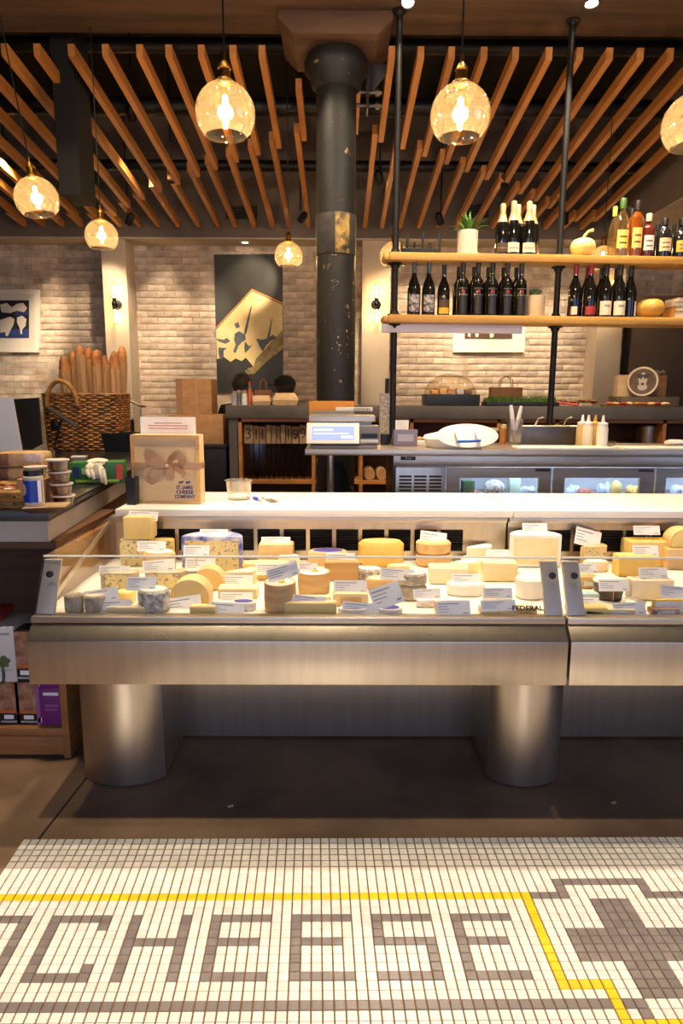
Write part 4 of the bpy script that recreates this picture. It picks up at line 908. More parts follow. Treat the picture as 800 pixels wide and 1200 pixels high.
NAVY = mat('navy_ink', (44, 42, 110), rough=.7); bx = w * .26
for i, tx in enumerate(('ST. JAMES', 'CHEESE', 'COMPANY')): text('lettering', tx, .0205, NAVY, gx, (bx, .0034, h * (.235 - .068 * i)), FACE, sx=(.82, 1.08, .9)[i], bold=.0007)
for dx in (-.016, .014):
    b = B(); b.obox((bx + dx, .0035, h * .312), (.016, .001, .007)).obox((bx + dx + .009, .0035, h * .324), (.006, .001, .006)).obox((bx + dx - .006, .0035, h * .292), (.002, .001, .006)).obox((bx + dx + .005, .0035, h * .292), (.002, .001, .006)); b.o('animal_print', NAVY, gx)
cw, chh = 66 / k, 24 / k
gc = thing('info_card', 'white card with faint red print tucked behind the gift box', 'card', Vector((f0.x - .005, f0.y + .085, WT)), R(-2))
B().box(-cw / 2, cw / 2, 0, .0012, 0, h + chh * .82).o('sheet', PAPER, gc)
b = B()
for i, ww in enumerate((.5, .72, .7)): b.box(-cw * ww / 2, cw * ww / 2, -.0006, -.0001, h + chh * (.50 - .13 * i), h + chh * (.54 - .13 * i))
b.o('print', mat('red_ink', (190, 110, 96), rough=.8), gc)
p = Wz(278, 587, WT); k = ppm(p); r = 16 / k; hh = 22 / k
dc = thing('deli_cup', 'clear round plastic deli cup standing on the white worktop', 'cup', p + Vector((0, r, 0)))
B().lathe([(0, 0), (r * .82, 0), (r * .98, hh), (r * 1.06, hh), (r * 1.06, hh + .003), (r * .95, hh + .003), (r * .8, .003), (0, .003)], seg=28).o('cup', glass('cup_plastic', (248, 248, 246), .3, .08, .5, .12), dc)
B().cyl((0, 0, .004), r * .78, .012, 20, r * .82).o('contents', mat('white_cream', (244, 240, 230), rough=.5), dc)
p = Wz(303, 588, WT)
pe = thing('cheese_knife', 'small cheese knife with blue handle on the worktop', 'knife', p + Vector((0, .02, 0)), R(20))
B().obox((-.008, .04, .007), (.018, .05, .012), 0, 0, 0, .004).o('handle', mat('blue_plastic', (40, 70, 210), rough=.35), pe)
B().obox((.0, -.01, .003), (.012, .055, .002)).o('blade', STEEL, pe)
p = Wz(318, 589, WT)
sl_ = thing('cheese_slicer', 'cheese slicer with curved white handle on the worktop', 'slicer', p + Vector((0, .02, 0)), R(24))
B().tube([(-.012, .11, .006), (-.01, .085, .016), (0, .06, .012), (.004, .035, .008)], [.008, .011, .01, .007], 8).o('handle', WHITE, sl_)
B().prism([(-.016, .05), (.016, .05), (.02, -.02), (0, -.035), (-.02, -.02)], .003, 0, Matrix.Translation((.004, 0, .002))).o('blade', STEEL, sl_)

# ------------------------------------------------------------------ refrigerated prep table behind the case
TY0, TY1, TZ = 3.97, 4.62, .978
tx0 = W(357, 530, TY0).x; fx0 = W(461, 560, TY0).x; FX1 = 2.9
pt = thing('prep_table', 'long stainless refrigerated prep table with glass fridge doors', 'prep table', (1.2, TY0, 0)); Tp = Matrix.Translation((-1.2, -TY0, 0))
B().box(tx0, FX1, TY0, TY1, TZ - .035, TZ, 0, .004, Tp).o('top', STEELH, pt)
b = B(); lx = W(387, 560, TY0 + .04).x
for y in (TY0 + .05, TY1 - .05): b = B(); b.tube([(lx - 1.2, y - TY0, .002), (lx - 1.2, y - TY0, TZ - .036)], .021, 12); b.o('leg', STEEL, pt)
zt = TZ - .037
B().box(fx0, FX1, TY0 + .03, TY0 + .06, zt - .065, zt, 0, .003, Tp).o('header', STEELH, pt)
# hollow fridge body
B().box(fx0, fx0 + .03, TY0 + .06, TY1, .1, zt, 0, 0, Tp).o('side', STEELD, pt)
INSIDE = mat('fridge_liner', (226, 232, 240), rough=.5)
B().box(fx0 + .03, FX1, TY1 - .03, TY1 - .005, .1, zt, 0, 0, Tp).box(fx0 + .03, FX1, TY0 + .06, TY1 - .03, .1, .14, 0, 0, Tp).box(fx0 + .03, FX1, TY0 + .061, TY1 - .03, zt - .02, zt - .001, 0, 0, Tp).o('liner', INSIDE, pt)
zsh = .66
B().box(W(524, 560, TY0).x + .02, FX1, TY0 + .08, TY1 - .03, zsh - .012, zsh, 0, 0, Tp).o('fridge_shelf', STEEL, pt)
B().box(W(540, 560, TY0).x, FX1, TY0 + .09, TY0 + .11, zt - .036, zt - .022, 0, 0, Tp).o('fridge_light', glow('fridge_led', (196, 220, 255), 14), pt)
zd = zt - .07
# condenser door with louvres
a_, b_ = W(464, 560, TY0).x, W(523, 560, TY0).x
cdoor = B(); cdoor.box(a_, b_, TY0 + .036, TY0 + .06, .12, zd, 0, .003, Tp); cdo = cdoor.o('grille_door', STEEL, pt)
for c in range(3):
    u0 = a_ + (b_ - a_) * (.07 + .3 * c); u1 = u0 + (b_ - a_) * .25
    for r_ in range(13):
        z = zd - .05 - r_ * .021
        B().box(u0, u1, TY0 + .0345, TY0 + .0365, z - .012, z, 0, 0, Tp).o('louvre_slot', mat('slot_dark', (30, 28, 28), rough=.8), cdo)
def fdoor(p0, p1, w0, w1):
    x0, x1, a0, a1 = [W(v, 560, TY0).x for v in (p0, p1, w0, w1)]; zw = W(w0, 560, TY0 + .03).z
    b = B()
    for (u0, u1, z0, z1) in ((x0, a0, .12, zd), (a1, x1, .12, zd), (a0, a1, zw, zd), (a0, a1, .12, .2)): b.box(u0, u1, TY0 + .036, TY0 + .06, z0, z1, 0, 0, Tp)
    d = b.o('door', STEELH, pt)
    B().box(a0, a1, TY0 + .045, TY0 + .05, .2, zw, 0, 0, Tp).o('pane', CLEAR, d)
    xh = x1 - .03 if p0 < 560 else x1 - .03
    B().box(x1 - .10, x1 - .012, TY0 + .028, TY0 + .036, zd - .022, zd - .004, 0, .002, Tp).o('handle', STEELD, d)
fdoor(525, 648, 540, 633); fdoor(650, 770, 664, 753); fdoor(772, 892, 784, 878)
for x in (fx0 + .1, FX1 - .1): 
    for y in (TY0 + .1, TY1 - .1): B().tube([(x - 1.2, y - TY0, .002), (x - 1.2, y - TY0, .1)], .025, 10).o('foot', BLKP, pt)
p = W(478, 537, TY0 + .03); pl = B(); pl.box(p.x - .045, p.x + .045, TY0 + .0275, TY0 + .03, p.z - .011, p.z + .011, 0, .001, Tp); plo = pl.o('badge', BLKP, pt)
text('lettering', 'True', .02, mat('pale_text', (210, 206, 200), rough=.5), plo, (p.x - 1.2, .0268, p.z), FACE)
# food inside the fridges
WRAPB = mat('white_wrap', (222, 230, 238), (180, 200, 220), 8, .3, bump=.3); SALM = mat('salami', (150, 96, 84), (214, 196, 186), 24, .5, bump=.3); PINKM = mat('cured_meat', (190, 110, 92), (220, 160, 140), 12, .5)
def fridge_item(i, px, pyt, wpx, kind, label, m_):
    y = TY0 + .16 + .05 * (i % 2); c = W(px, pyt, y); k = ppm(c); w = wpx / k; h = c.z - zsh
    b = B()
    if kind == 'ball': b.ball((0, 0, h / 2), 1, (w / 2, min(w / 2, .06), h / 2), noise=.04)
    elif kind == 'box': b.box(-w / 2, w / 2, -.04, .04, 0, h, 0, .004)
    else:
        for q_ in range(6): b.ball((random.uniform(-.3, .3) * w, random.uniform(-.02, .02), h * random.uniform(.35, .6)), 1, (w * random.uniform(.16, .28), .035, h * random.uniform(.28, .42)), u=10, v=7, noise=.1)
    tag(b.o('packed_food', m_, None, (c.x, y, zsh + .001)), label, 'food', 'food in the fridges')
for i, a in enumerate([(548, 563, 14, 'box', 'green pack at the left of the first fridge window', mat('green_pack', (90, 120, 80), (150, 170, 150), 12, .5)), (553, 572, 16, 'lump', 'brown wrapped piece low in the first fridge window', PINKM), (579, 562, 26, 'ball', 'round speckled cheese ball in the first fridge window', SPEC), (602, 560, 12, 'box', 'pale green carton in the first fridge window', mat('mint_pack', (206, 226, 200), rough=.5)), (618, 568, 22, 'lump', 'white crumpled bag at the right of the first fridge window', WRAPB),
                       (672, 566, 18, 'lump', 'white wrapped piece left in the second fridge window', WRAPB), (690, 570, 24, 'lump', 'row of pink cured meat in the second fridge window', PINKM), (708, 565, 18, 'lump', 'white bag in the middle of the second fridge window', WRAPB), (722, 563, 14, 'ball', 'yellow ball in the second fridge window', YEL), (742, 567, 18, 'lump', 'yellow and white pack right in the second fridge window', YEL),
                       (794, 567, 20, 'lump', 'white bag in the third fridge window', WRAPB)]): fridge_item(i, *a)
# ---- things on the prep table
TT = TZ + .0006
def ont(px, py): return Wz(px, py, TT)
# scale with printer
LG = mat('scale_grey', (206, 202, 198), (196, 192, 188), 6, .4); DGR = mat('mid_grey', (120, 116, 114), rough=.45)
x0, x1 = W(359, 520, 4.02).x, W(421, 520, 4.02).x; xr = W(444, 520, 4.02).x
st = thing('label_scale', 'grey label printing scale with blue lit screen on the prep table', 'scale', ((x0 + xr) / 2, 4.02, TT)); Ts = Matrix.Translation(-Vector(st.location))
zz = lambda py, D=4.02: W(400, py, D).z
m_ = mYZ
B().prism([(4.0, zz(520)), (4.0, zz(519)), (4.06, zz(497)), (4.12, zz(496)), (4.12, zz(520))], x1 - x0, 0, Ts @ Matrix.Translation((x0, 0, 0)) @ m_, .004).o('console', LG, st)
B().box(x0 + .02, xr - .01, 4.02, 4.3, TT, TT + .02, 0, .004, Ts).o('foot', DGR, st)
def tilted(name, u0, u1, v0, v1, m_, par, off=.002):
    # rectangle on the console's sloping face; u across, v up the slope (0..1)
    A = Vector((x0, 4.0, zz(519))); C = Vector((x0, 4.06, zz(497))); up = C - A; n = Vector((0, -up.z, up.y)).normalized(); wd = x1 - x0
    P = [A + up * v + Vector((wd * u, 0, 0)) + n * off for u, v in ((u0, v0), (u1, v0), (u1, v1), (u0, v1))]
    b = B(); a4 = [b.bm.verts.new(Ts @ q_) for q_ in P]; c4 = [b.bm.verts.new(Ts @ (q_ - n * off * 1.5)) for q_ in P]
    b.bm.faces.new(a4); b.bm.faces.new(c4[::-1])
    for i in range(4): b.bm.faces.new((a4[i], c4[i], c4[(i + 1) % 4], a4[(i + 1) % 4]))
    return b.o(name, m_, par)
scr = tilted('screen', .1, .9, .2, .85, glow('lcd_blue', (120, 132, 235), 1.3), st)
tilted('readout', .14, .5, .62, .72, glow('lcd_pale', (190, 198, 250), 1.4), scr, .004); tilted('readout', .14, .8, .46, .5, glow('lcd_pale', (190, 198, 250), 1.4), scr, .004); tilted('readout', .65, .88, .24, .36, glow('lcd_pale', (190, 198, 250), 1.4), scr, .004)
B().box(x1 + .002, xr, 4.03, 4.2, TT + .02, zz(499), 0, .006, Ts).o('printer', DGR, st)
B().box(x1 + .01, xr - .01, 4.022, 4.034, zz(513), zz(508), 0, .002, Ts).o('label_slot', BLKP, st)
B().box(x1 + .006, xr - .004, 4.018, 4.032, zz(519), zz(515), 0, .003, Ts).o('label_tray', LG, st)
B().box(x0 + .01, xr - .02, 4.1, 4.36, zz(494, 4.1), zz(487, 4.1), 0, .005, Ts).o('weighing_plate', STEELH, st)
B().box(x0 + .03, xr - .04, 4.13, 4.33, TT + .02, zz(494, 4.1), 0, .0, Ts).o('housing', LG, st)
wx = W(362, 480, 4.4).x; wx2 = W(415, 480, 4.4).x
tag(B().box(wx, wx2, 4.40, 4.425, TT, zz(470, 4.4), 0, .003).o('order_board', mat('orange_board', (206, 138, 48), (188, 118, 36), 4, .5)), 'orange board standing upright behind the scale', 'board')
t = thing('tape_dispenser', 'low grey machine with ribbed top behind the scale', 'dispenser', (W(400, 480, 4.38).x, 4.34, TT)); 
z9 = zz(478, 4.38) - TT
B().box(-.19, .08, -.015 + .035, .05, 0, z9 - .02, 0, .004).o('body', DGR, t); B().box(-.04, .2, .022, .052, z9 - .02, z9 + .005, 0, .004).o('top', LG, t)
b = B()
for i in range(9): b.box(.08 + i * .012, .086 + i * .012, .018, .022, z9 - .018, z9 + .002)
b.o('rib', DGR, t)
# paper roll round the left post, holder, terminal
px_ = W(453, 480, 4.2); f = ont(453, 518)
t = thing('paper_roll', 'tall roll of speckled printed paper standing beside the scale', 'paper roll', Vector((f.x, f.y + .05, TT))); k = ppm(t.location); r = 8.3 / k; hh = W(453, 461, f.y + .05).z - TT
PRNT = mat('printed_paper', (222, 214, 206), (150, 138, 130), 60, .8)
B().lathe([(0, 0), (r, 0), (r * 1.06, hh), (r * .98, hh), (r * .92, .01), (0, .01)], seg=20).o('roll', PRNT, t)
B().box(-.014, .014, -.014, .014, .02, hh + .1, 0, .005).o('marker_handle', BLKP, t)
f = ont(451, 521)
tag(B().obox(f + Vector((-.002, -.01, .035)), (.05, .05, .07), R(10), 0, 0, .006).o('tape_gun', BLKP), 'small black tape dispenser in front of the paper roll', 'dispenser')
f = ont(474, 516); t = thing('card_terminal', 'violet-grey card terminal on the prep table', 'card terminal', Vector((W(474, 515, 4.3).x, 4.3, TT)))
B().prism([(-.06, 0), (.17, 0), (.17, .02), (.0, .1), (-.06, .105)], .15, 0, Matrix.Translation((-.075, 0, 0)) @ Matrix(((0, 0, 1, 0), (1, 0, 0, 0), (0, 1, 0, 0), (0, 0, 0, 1))), .005).o('body', mat('violet_grey', (120, 112, 134), rough=.4), t)
B().box(-.05, .05, -.0615, -.059, .03, .075).o('screen', mat('terminal_screen', (160, 156, 176), rough=.3), t)
tag(B().obox(Vector((W(467, 505, 4.57).x, 4.57, TT + .075)), (.13, .05, .15), 0, 0, 0, .003).o('receipt_box', PAPER), 'white receipt box behind the violet-grey terminal', 'box')
f = ont(503, 519); t = thing('snack_tray', 'white tray of brown crackers beside the white lidded tub', 'tray', Vector((W(503, 518, 4.4).x, 4.4, TT)), R(4))
B().box(-.1, .1, -.07, .07, 0, .03, 0, .006).o('tray', WHITE, t)
b = B(); random.seed(9)
for i in range(16): b.ball((random.uniform(-.08, .08), random.uniform(-.05, .05), .038), .018, (1.1, 1, .6))
b.o('crackers', CRUST, t)
f = ont(543, 527); t = thing('lidded_tub', 'white oval lidded tub with a blue handle on the prep table', 'tub', Vector((f.x, f.y + .02, TT))); k = ppm(t.location)
B().lathe([(0, 0), (.135, 0), (.155, .05), (.16, .055), (.15, .075), (.08, .095), (0, .1)], (-.02, .18, 0), 28, sx=1.25, sy=1.05).o('tub', WHITE, t)
fl_ = B().lathe([(0, 0), (.185, 0), (.185, .006), (0, .01)], seg=30, mtx=Matrix.Translation((.03, .035, .078)) @ Matrix.Rotation(R(62), 4, 'X'), sy=.42); fl_.o('lid', mat('pale_lid', (226, 222, 216), rough=.35), t)
for dx in (-.03, .09): B().tube([(dx, .06, .11), (dx - .01, .02, .1), (dx + .004, -.012, .05)], .011, 8).o('strap', WHITE, t)
B().tube([(-.04, -.018, .048), (.03, -.028, .05), (.1, -.018, .054)], .008, 8).o('handle', mat('blue_grip', (30, 96, 200), rough=.35), t)
f = ont(580, 519); t = thing('jam_jar', 'dark red jar with pale lid on the prep table', 'jar', Vector((f.x, f.y + .05, TT)))
B().lathe([(0, 0), (.036, 0), (.038, .01), (.038, .075), (.034, .08), (0, .08)], seg=20).o('jar', mat('red_jam', (120, 36, 26), (96, 26, 20), 8, .25), t); B().lathe([(.039, .08), (.039, .1), (0, .102)], seg=20).o('lid', mat('lid_cream', (214, 190, 140), rough=.4), t)
f = ont(591, 521); t = thing('spice_jar', 'slim amber spice jar right of the red jar', 'jar', Vector((f.x, f.y + .04, TT)))
B().lathe([(0, 0), (.02, 0), (.02, .1), (.016, .105), (0, .105)], seg=16).o('jar', mat('amber_spice', (176, 112, 54), (150, 88, 38), 14, .3), t); B().lathe([(.019, .106), (.019, .13), (0, .132)], seg=16).o('lid', mat('lid_cream', (214, 190, 140), rough=.4), t)
f = ont(604, 523); t = thing('utensil_tub', 'clear square tub holding white handled knives', 'tub', Vector((f.x, f.y + .05, TT))); k = ppm(t.location)
b = B().lathe([(0, 0), (.05, 0), (.06, .17), (.056, .17), (.047, .006), (0, .006)], seg=4, a0=R(45), a1=R(405), smooth=False); b.o('tub', glass('tub_plastic', (240, 238, 236), .3, .1, .5, .1), t)
for (a1, a2, lab) in (((.01, 0), (-.03, .25), 'knife with white handle leaning left in the clear tub'), ((-.005, .01), (.04, .245), 'knife with white handle leaning right in the clear tub')):
    kt = thing('knife', lab, 'knife', Vector(t.location) + Vector((a1[0], a1[1], .008)), 0, 'white handled knives'); v = Vector((a2[0] - a1[0], 0, a2[1]))
    B().tube([v * .38, v * .45, v * .85, v], [.011, .013, .013, .01], 8).o('handle', WHITE, kt); B().tube([v * .0, v * .1, v * .38], [.002, .006, .007], 6).o('blade', STEEL, kt)
# topping rail (steel pans) at the back of the table
rx0, rx1 = W(609, 500, 4.42).x, W(700, 500, 4.42).x
rl = thing('topping_rail', 'dark steel topping rail with small white pans on the prep table', 'topping rail', ((rx0 + rx1) / 2, 4.42, TT)); w = rx1 - rx0; hz = zz(499, 4.42) - TT
B().box(-w / 2, w / 2, 0, .012, 0, hz, 0, .002).box(-w / 2, w / 2, .14, .15, 0, hz, 0, .002).box(-w / 2, -w / 2 + .01, .012, .14, 0, hz).box(w / 2 - .01, w / 2, .012, .14, 0, hz).o('housing', STEELD, rl)
for i in range(3): B().box(-w / 2 + .02 + i * w * .32, -w / 2 + .01 + (i + 1) * w * .32, .016, .136, hz - .03, hz + .004, 0, .004).o('pan', WHITE if i % 2 == 0 else mat('green_fill', (120, 124, 70), (206, 200, 170), 26, .6), rl)
for i, dx in enumerate((-.14, .05)): B().tube([(dx, .07, hz), (dx + .02, .06, hz + .05), (dx + .05, .05, hz + .06)], .006, 6).o('tongs', STEEL, rl)
for i, (px, dy, c, lab) in enumerate([(682, .11, (206, 176, 112), 'tan squeeze bottle behind the white ones'), (689, .08, (232, 222, 196), 'cream squeeze bottle in the middle of the cluster'), (697, .10, (222, 168, 66), 'mustard yellow squeeze bottle'), (706, .0, (238, 232, 218), 'large white squeeze bottle at the front of the cluster')]):
    f = ont(px, 516); y = 4.18 + dy; k = ppm((0, y, TT)); t = thing('squeeze_bottle', lab, 'squeeze bottle', (W(px, 500, y).x, y, TT), 0, 'squeeze bottles'); r = .034; m_ = mat('squeeze_%d' % i, c, rough=.4)
    B().lathe([(0, 0), (r * .95, 0), (r, .008), (r, .12), (r * .85, .135), (0, .135)], seg=18).o('bottle', m_, t); B().lathe([(r * .9, .136), (r * .9, .152), (.012, .158), (.005, .2), (0, .2)], seg=16).o('nozzle', m_ if i == 2 else WHITE, t)
# cutting boards
POLY = mat('white_board', (238, 230, 214), (230, 220, 202), 4, .45)
for x0_, x1_, lab in ((W(608, 525, 3.99).x, W(722, 525, 3.99).x, 'white cutting board in front of the topping rail'), (W(730, 522, 3.99).x, 2.4, 'white cutting board right of the squeeze bottles')):
    tag(B().box(x0_, x1_, 3.975, 4.17, TT, TT + .014, 0, .003).o('cutting_board', POLY), lab, 'cutting board')
f = ont(716, 515); tag(B().lathe([(0, 0), (.03, 0), (.042, .035), (.044, .036), (.04, .036), (.028, .004), (0, .004)], seg=18).o('sauce_cup', PLCLEAR, None, Vector((W(716, 510, 4.22).x, 4.24, TT))), 'small clear sauce cup beside the squeeze bottles', 'cup')
b = B(); b.ball((0, 0, .02), .05, (1.5, .9, .45), noise=.12); b.ball((.07, 0, .022), .04, (1.3, .9, .5), noise=.12)
tag(b.o('side_towel', mat('towel', (214, 186, 156), (196, 204, 220), 5, .9, bump=.4), None, Vector((W(792, 510, 4.3).x, 4.3, TT + .003))), 'crumpled cloth lying behind the right cutting board', 'towel')

# ------------------------------------------------------------------ bottle shelves on iron posts
SH = thing('bottle_shelf', 'two-tier wooden bottle shelf on black iron pipe posts', 'shelf', (W(450, 300, 4.40).x, 4.40, 0), R(3))
MS = Matrix.Translation(SH.location) @ Matrix.Rotation(R(3), 4, 'Z')
LEN, SDEP = 2.6, .19
def shelf_z(py): return W(450, py, 4.40).z
ZU, ZL = shelf_z(294.5), shelf_z(368)
for z in (ZU, ZL):
    b = B(); b.box(.035, LEN, 0, SDEP, z - .05, z, 0, .012); b.box(0, .06, .02, SDEP - .02, z - .046, z - .004, 0, .018); b.o('board', WOODH, SH)
IM = MS.inverted()
posts = []
for px in (463, 655):
    yq = 4.5 + (.1 if px > 600 else 0); X = W(px, 300, yq); lx_ = (IM @ Vector((X.x, yq, 0)))
    b = B()
    for z0, z1 in ((TZ + .001, ZL - .051), (ZL + .001, ZU - .051), (ZU + .001, 3.578)): 
        pq = B(); pq.tube([(lx_.x, lx_.y, z0), (lx_.x, lx_.y, z1)], .0205, 12); pq.o('post', BLACK, SH)
    for z, s_ in ((TZ + .001, 1), (ZL - .051, -1), (ZU - .051, -1), (3.578, -1), (ZL + .001, 1), (ZU + .001, 1)):
        B().lathe([(0, 0), (.046, 0), (.046, s_ * .008), (.03, s_ * .014), (.026, s_ * .03), (0, s_ * .03)], (lx_.x, lx_.y, z), 18).o('flange', BLACK, SH)
B().box(-.0, (IM @ W(613, 385, 4.5)).x, .07, .1, ZL - .105, ZL - .052, 0, .003).o('under_panel', mat('lavender_panel', (214, 208, 216), rough=.5), SH)
def on_shelf(px, z, back=0.09):           # point on the shelf at image column px, 'back' metres behind its front edge
    d = ray(px, 380 if z == ZL else 300); o_ = IM @ CAM; dd = IM.to_3x3() @ d
    t = (back - o_.y) / dd.y; q_ = o_ + dd * t; q_.z = 0; w_ = MS @ q_; return Vector((w_.x, w_.y, z + .0008))
def bottle_meshes(kind):
    P = {'claret': [(0, 0), (.036, 0), (.038, .006), (.038, .195), (.035, .215), (.018, .237), (.0145, .25), (.0145, .325), (0, .325)],
         'burg': [(0, 0), (.040, 0), (.042, .006), (.042, .16), (.036, .195), (.02, .235), (.015, .255), (.015, .33), (0, .33)],
         'champ': [(0, 0), (.042, 0), (.045, .006), (.045, .16), (.04, .19), (.022, .24), (.016, .262), (.016, .32), (0, .32)]}[kind]
    return P
DGL = mat('dark_bottle', (16, 14, 12), (24, 20, 14), 6, .12, 0, coat=.5); 
def wine(px, z, back, kind, capm, label, deco, sc=1.0, group=None):
    p = on_shelf(px, z, back); t = thing('wine_bottle', label, 'bottle', p, 0, group); P = [(r * sc, h * sc) for r, h in bottle_meshes(kind)]
    zc = (.262 if kind != 'champ' else .205) * sc; rr = P[2][0]
    B().lathe(P, seg=22).o('bottle', DGL, t)
    nr = .0155 * sc if kind != 'champ' else None
    if kind == 'champ': B().lathe([(.0355 * sc, .205 * sc), (.0235 * sc, .241 * sc), (.0178 * sc, .262 * sc), (.0185 * sc, .318 * sc), (.015 * sc, .324 * sc), (0, .326 * sc)], seg=20).o('foil', capm, t)
    else: B().lathe([(.0165 * sc, zc), (.0165 * sc, P[-1][1]), (.012 * sc, P[-1][1] + .003), (0, P[-1][1] + .003)], seg=18).o('capsule', capm, t)
    for (a0, a1, h0, h1, m_, nm) in deco:
        B().lathe([(rr + .0004, h0 * sc), (rr + .0011, h0 * sc), (rr + .0011, h1 * sc), (rr + .0004, h1 * sc)], seg=12, a0=R(a0 - 90), a1=R(a1 - 90)).o(nm, m_, t)
    return t
NVC = mat('slate_capsule', (70, 80, 94), rough=.35); BKC = mat('black_capsule', (34, 28, 26), rough=.3); RDC = mat('red_capsule', (150, 28, 34), rough=.35); GFO = mat('champagne_foil', (222, 200, 156), (196, 168, 116), 14, .35, .5)
MOT = mat('mottled_label', (190, 180, 172), (40, 40, 56), 60, .6); CRL = mat('cream_label', (236, 216, 180), rough=.6); REDL = mat('red_label', (176, 50, 36), (160, 40, 30), 12, .6); YLB = mat('yellow_label', (222, 176, 48), rough=.6); BRL = mat('brown_label', (84, 60, 40), rough=.6); REDI = mat('red_ink_mark', (150, 30, 36), rough=.5); WL = mat('grey_line', (150, 140, 130), rough=.5)
wine(484, ZL, .07, 'burg', NVC, 'dark bottle with mottled silver label, nearest the left shelf post', [(-50, 50, .02, .125, MOT, 'label')])
wine(501, ZL, .07, 'burg', NVC, 'dark bottle with mottled silver label, second from the left post', [(-50, 50, .02, .125, MOT, 'label')])
wine(518.5, ZL, .07, 'burg', BKC, 'dark bottle with brown and yellow label on the lower shelf', [(-50, 50, .01, .05, YLB, 'label'), (-50, 50, .052, .1, BRL, 'label')], .95)
logo = [(-45, 45, .165, .167, WL, 'line'), (-18, 12, .138, .156, REDI, 'emblem'), (-45, 45, .125, .127, WL, 'line'), (-36, 36, .01, .115, mat('charcoal_label', (38, 33, 30), rough=.45), 'label')]
for i, px in enumerate((540.5, 558, 574.5, 592, 608)):
    wine(px, ZL, .05, 'claret', BKC, 'black bottle with red emblem, front row, ' + ['first from the yellow-labelled one', 'second from the yellow-labelled one', 'middle of the five', 'second from the succulent pot', 'next to the succulent pot'][i], logo, 1.0, 'red emblem bottles, front row')
    wine(px - (5 if i < 4 else 6), ZL, .145, 'claret', BKC, 'black bottle standing behind a red emblem bottle, second row', [], .97, 'second row of dark bottles')
wine(671, ZL, .06, 'burg', RDC, 'red capsule bottle with cream and red label, nearest the right post', [(-40, 10, .012, .062, CRL, 'label'), (-50, -40, .012, .062, REDL, 'label')])
wine(684, ZL, .14, 'burg', RDC, 'red capsule bottle standing behind two others', [], .97)
wine(688.5, ZL, .05, 'burg', RDC, 'red capsule bottle with a plain red label', [(-50, 50, .012, .064, REDL, 'label')])
wine(701, ZL, .14, 'burg', BKC, 'dark bottle in the second row, between red capsules and cream labels', [], .97)
wine(706.5, ZL, .05, 'burg', BKC, 'dark bottle with large cream label beside the red labelled one', [(-60, 60, .01, .098, CRL, 'label'), (-20, 30, .06, .075, WL, 'print')])
wine(718, ZL, .14, 'burg', BKC, 'dark bottle in the second row, directly behind the two cream labels', [], .97)
wine(722.5, ZL, .05, 'burg', BKC, 'dark bottle with large cream label, middle of the dark capsules', [(-60, 60, .01, .098, CRL, 'label'), (-20, 30, .06, .075, WL, 'print')])
wine(735, ZL, .08, 'burg', BKC, 'dark bottle with its cream label turned away, beside the squash', [(30, 90, .01, .098, CRL, 'label')])
for i, (px, back, lab, lm) in enumerate([(587, .06, 'champagne bottle with dark label nearest the spiky plant', BRL), (599.5, .06, 'champagne bottle with white label in the middle of the group', CRL), (604.5, .14, 'champagne bottle behind the middle one', BRL), (617.5, .06, 'champagne bottle with white label nearest the pumpkin', CRL), (622, .14, 'champagne bottle behind the white-labelled one nearest the pumpkin', BRL)]):
    wine(px, ZU, back, 'champ', GFO, lab, [(-55, 55, .012, .07, lm, 'label'), (-40, 40, .035, .04, REDI if lm is CRL else WL, 'print')], 1.0 if i else .95)
# pots
def pot(px, z, rpx, hpx, label, leaves, pm_):
    p = on_shelf(px, z, .095); k = ppm(p); r, h = rpx / k, hpx / k; t = thing('potted_plant', label, 'plant', p)
    B().lathe([(0, 0), (r * 1.12, 0), (r * 1.12, h * .1), (0, h * .1)], seg=22).o('saucer', pm_, t)
    B().lathe([(0, h * .1), (r * .95, h * .1), (r, h), (r * .9, h), (r * .88, h * .85), (0, h * .85)], seg=24).o('pot', pm_, t)
    leaves(t, r, h)
PLANT = mat('plant_green', (88, 132, 44), (54, 92, 28), 12, .45); SUCC = mat('succulent_green', (86, 100, 54), (60, 74, 36), 12, .55)
def spiky(t, r, h):
    random.seed(5); b = B()
    for i in range(26):
        a = random.uniform(0, 2 * math.pi); el = random.uniform(.15, 1.2); L = random.uniform(.11, .18); d = Vector((math.cos(a) * math.cos(el), math.sin(a) * math.cos(el) * .6, math.sin(el)))
        s_ = d.cross(Vector((0, 0, 1))).normalized() * .011; o_ = Vector((0, 0, h * .9)) + d * .01; mid = o_ + d * L * .55 + Vector((0, 0, .008)); tip = o_ + d * L + Vector((0, 0, -.015 * math.cos(el)))
        lf = B(); V = [lf.bm.verts.new(q_) for q_ in (o_ + s_ * .6, o_ - s_ * .6, mid - s_, tip, mid + s_, mid + Vector((0, 0, .004)))]
        for f in ((0, 5, 4), (0, 1, 5), (1, 2, 5), (2, 3, 5), (3, 4, 5)): lf.bm.faces.new([V[j] for j in f])
        lf.o('leaf', PLANT, t)
def rosette(t, r, h):
    random.seed(6)
    for i in range(14):
        a = random.uniform(0, 6.28); d = random.uniform(0, r * .7); B().ball((d * math.cos(a), d * math.sin(a) * .7, h * .95 + random.uniform(0, .045)), .016, (1, .7, .8), u=8, v=6).o('leaf', SUCC, t)
CERA = mat('cream_ceramic', (216, 190, 150), (204, 176, 134), 8, .6, bump=.1)
pot(547, ZU, 12, 27, 'spiky green plant in a cream pot on the top shelf', spiky, mat('white_ceramic', (220, 208, 190), (206, 192, 170), 10, .6, bump=.15))
pot(626, ZL, 11, 24, 'small succulent in a cream pot on the lower shelf', rosette, CERA)
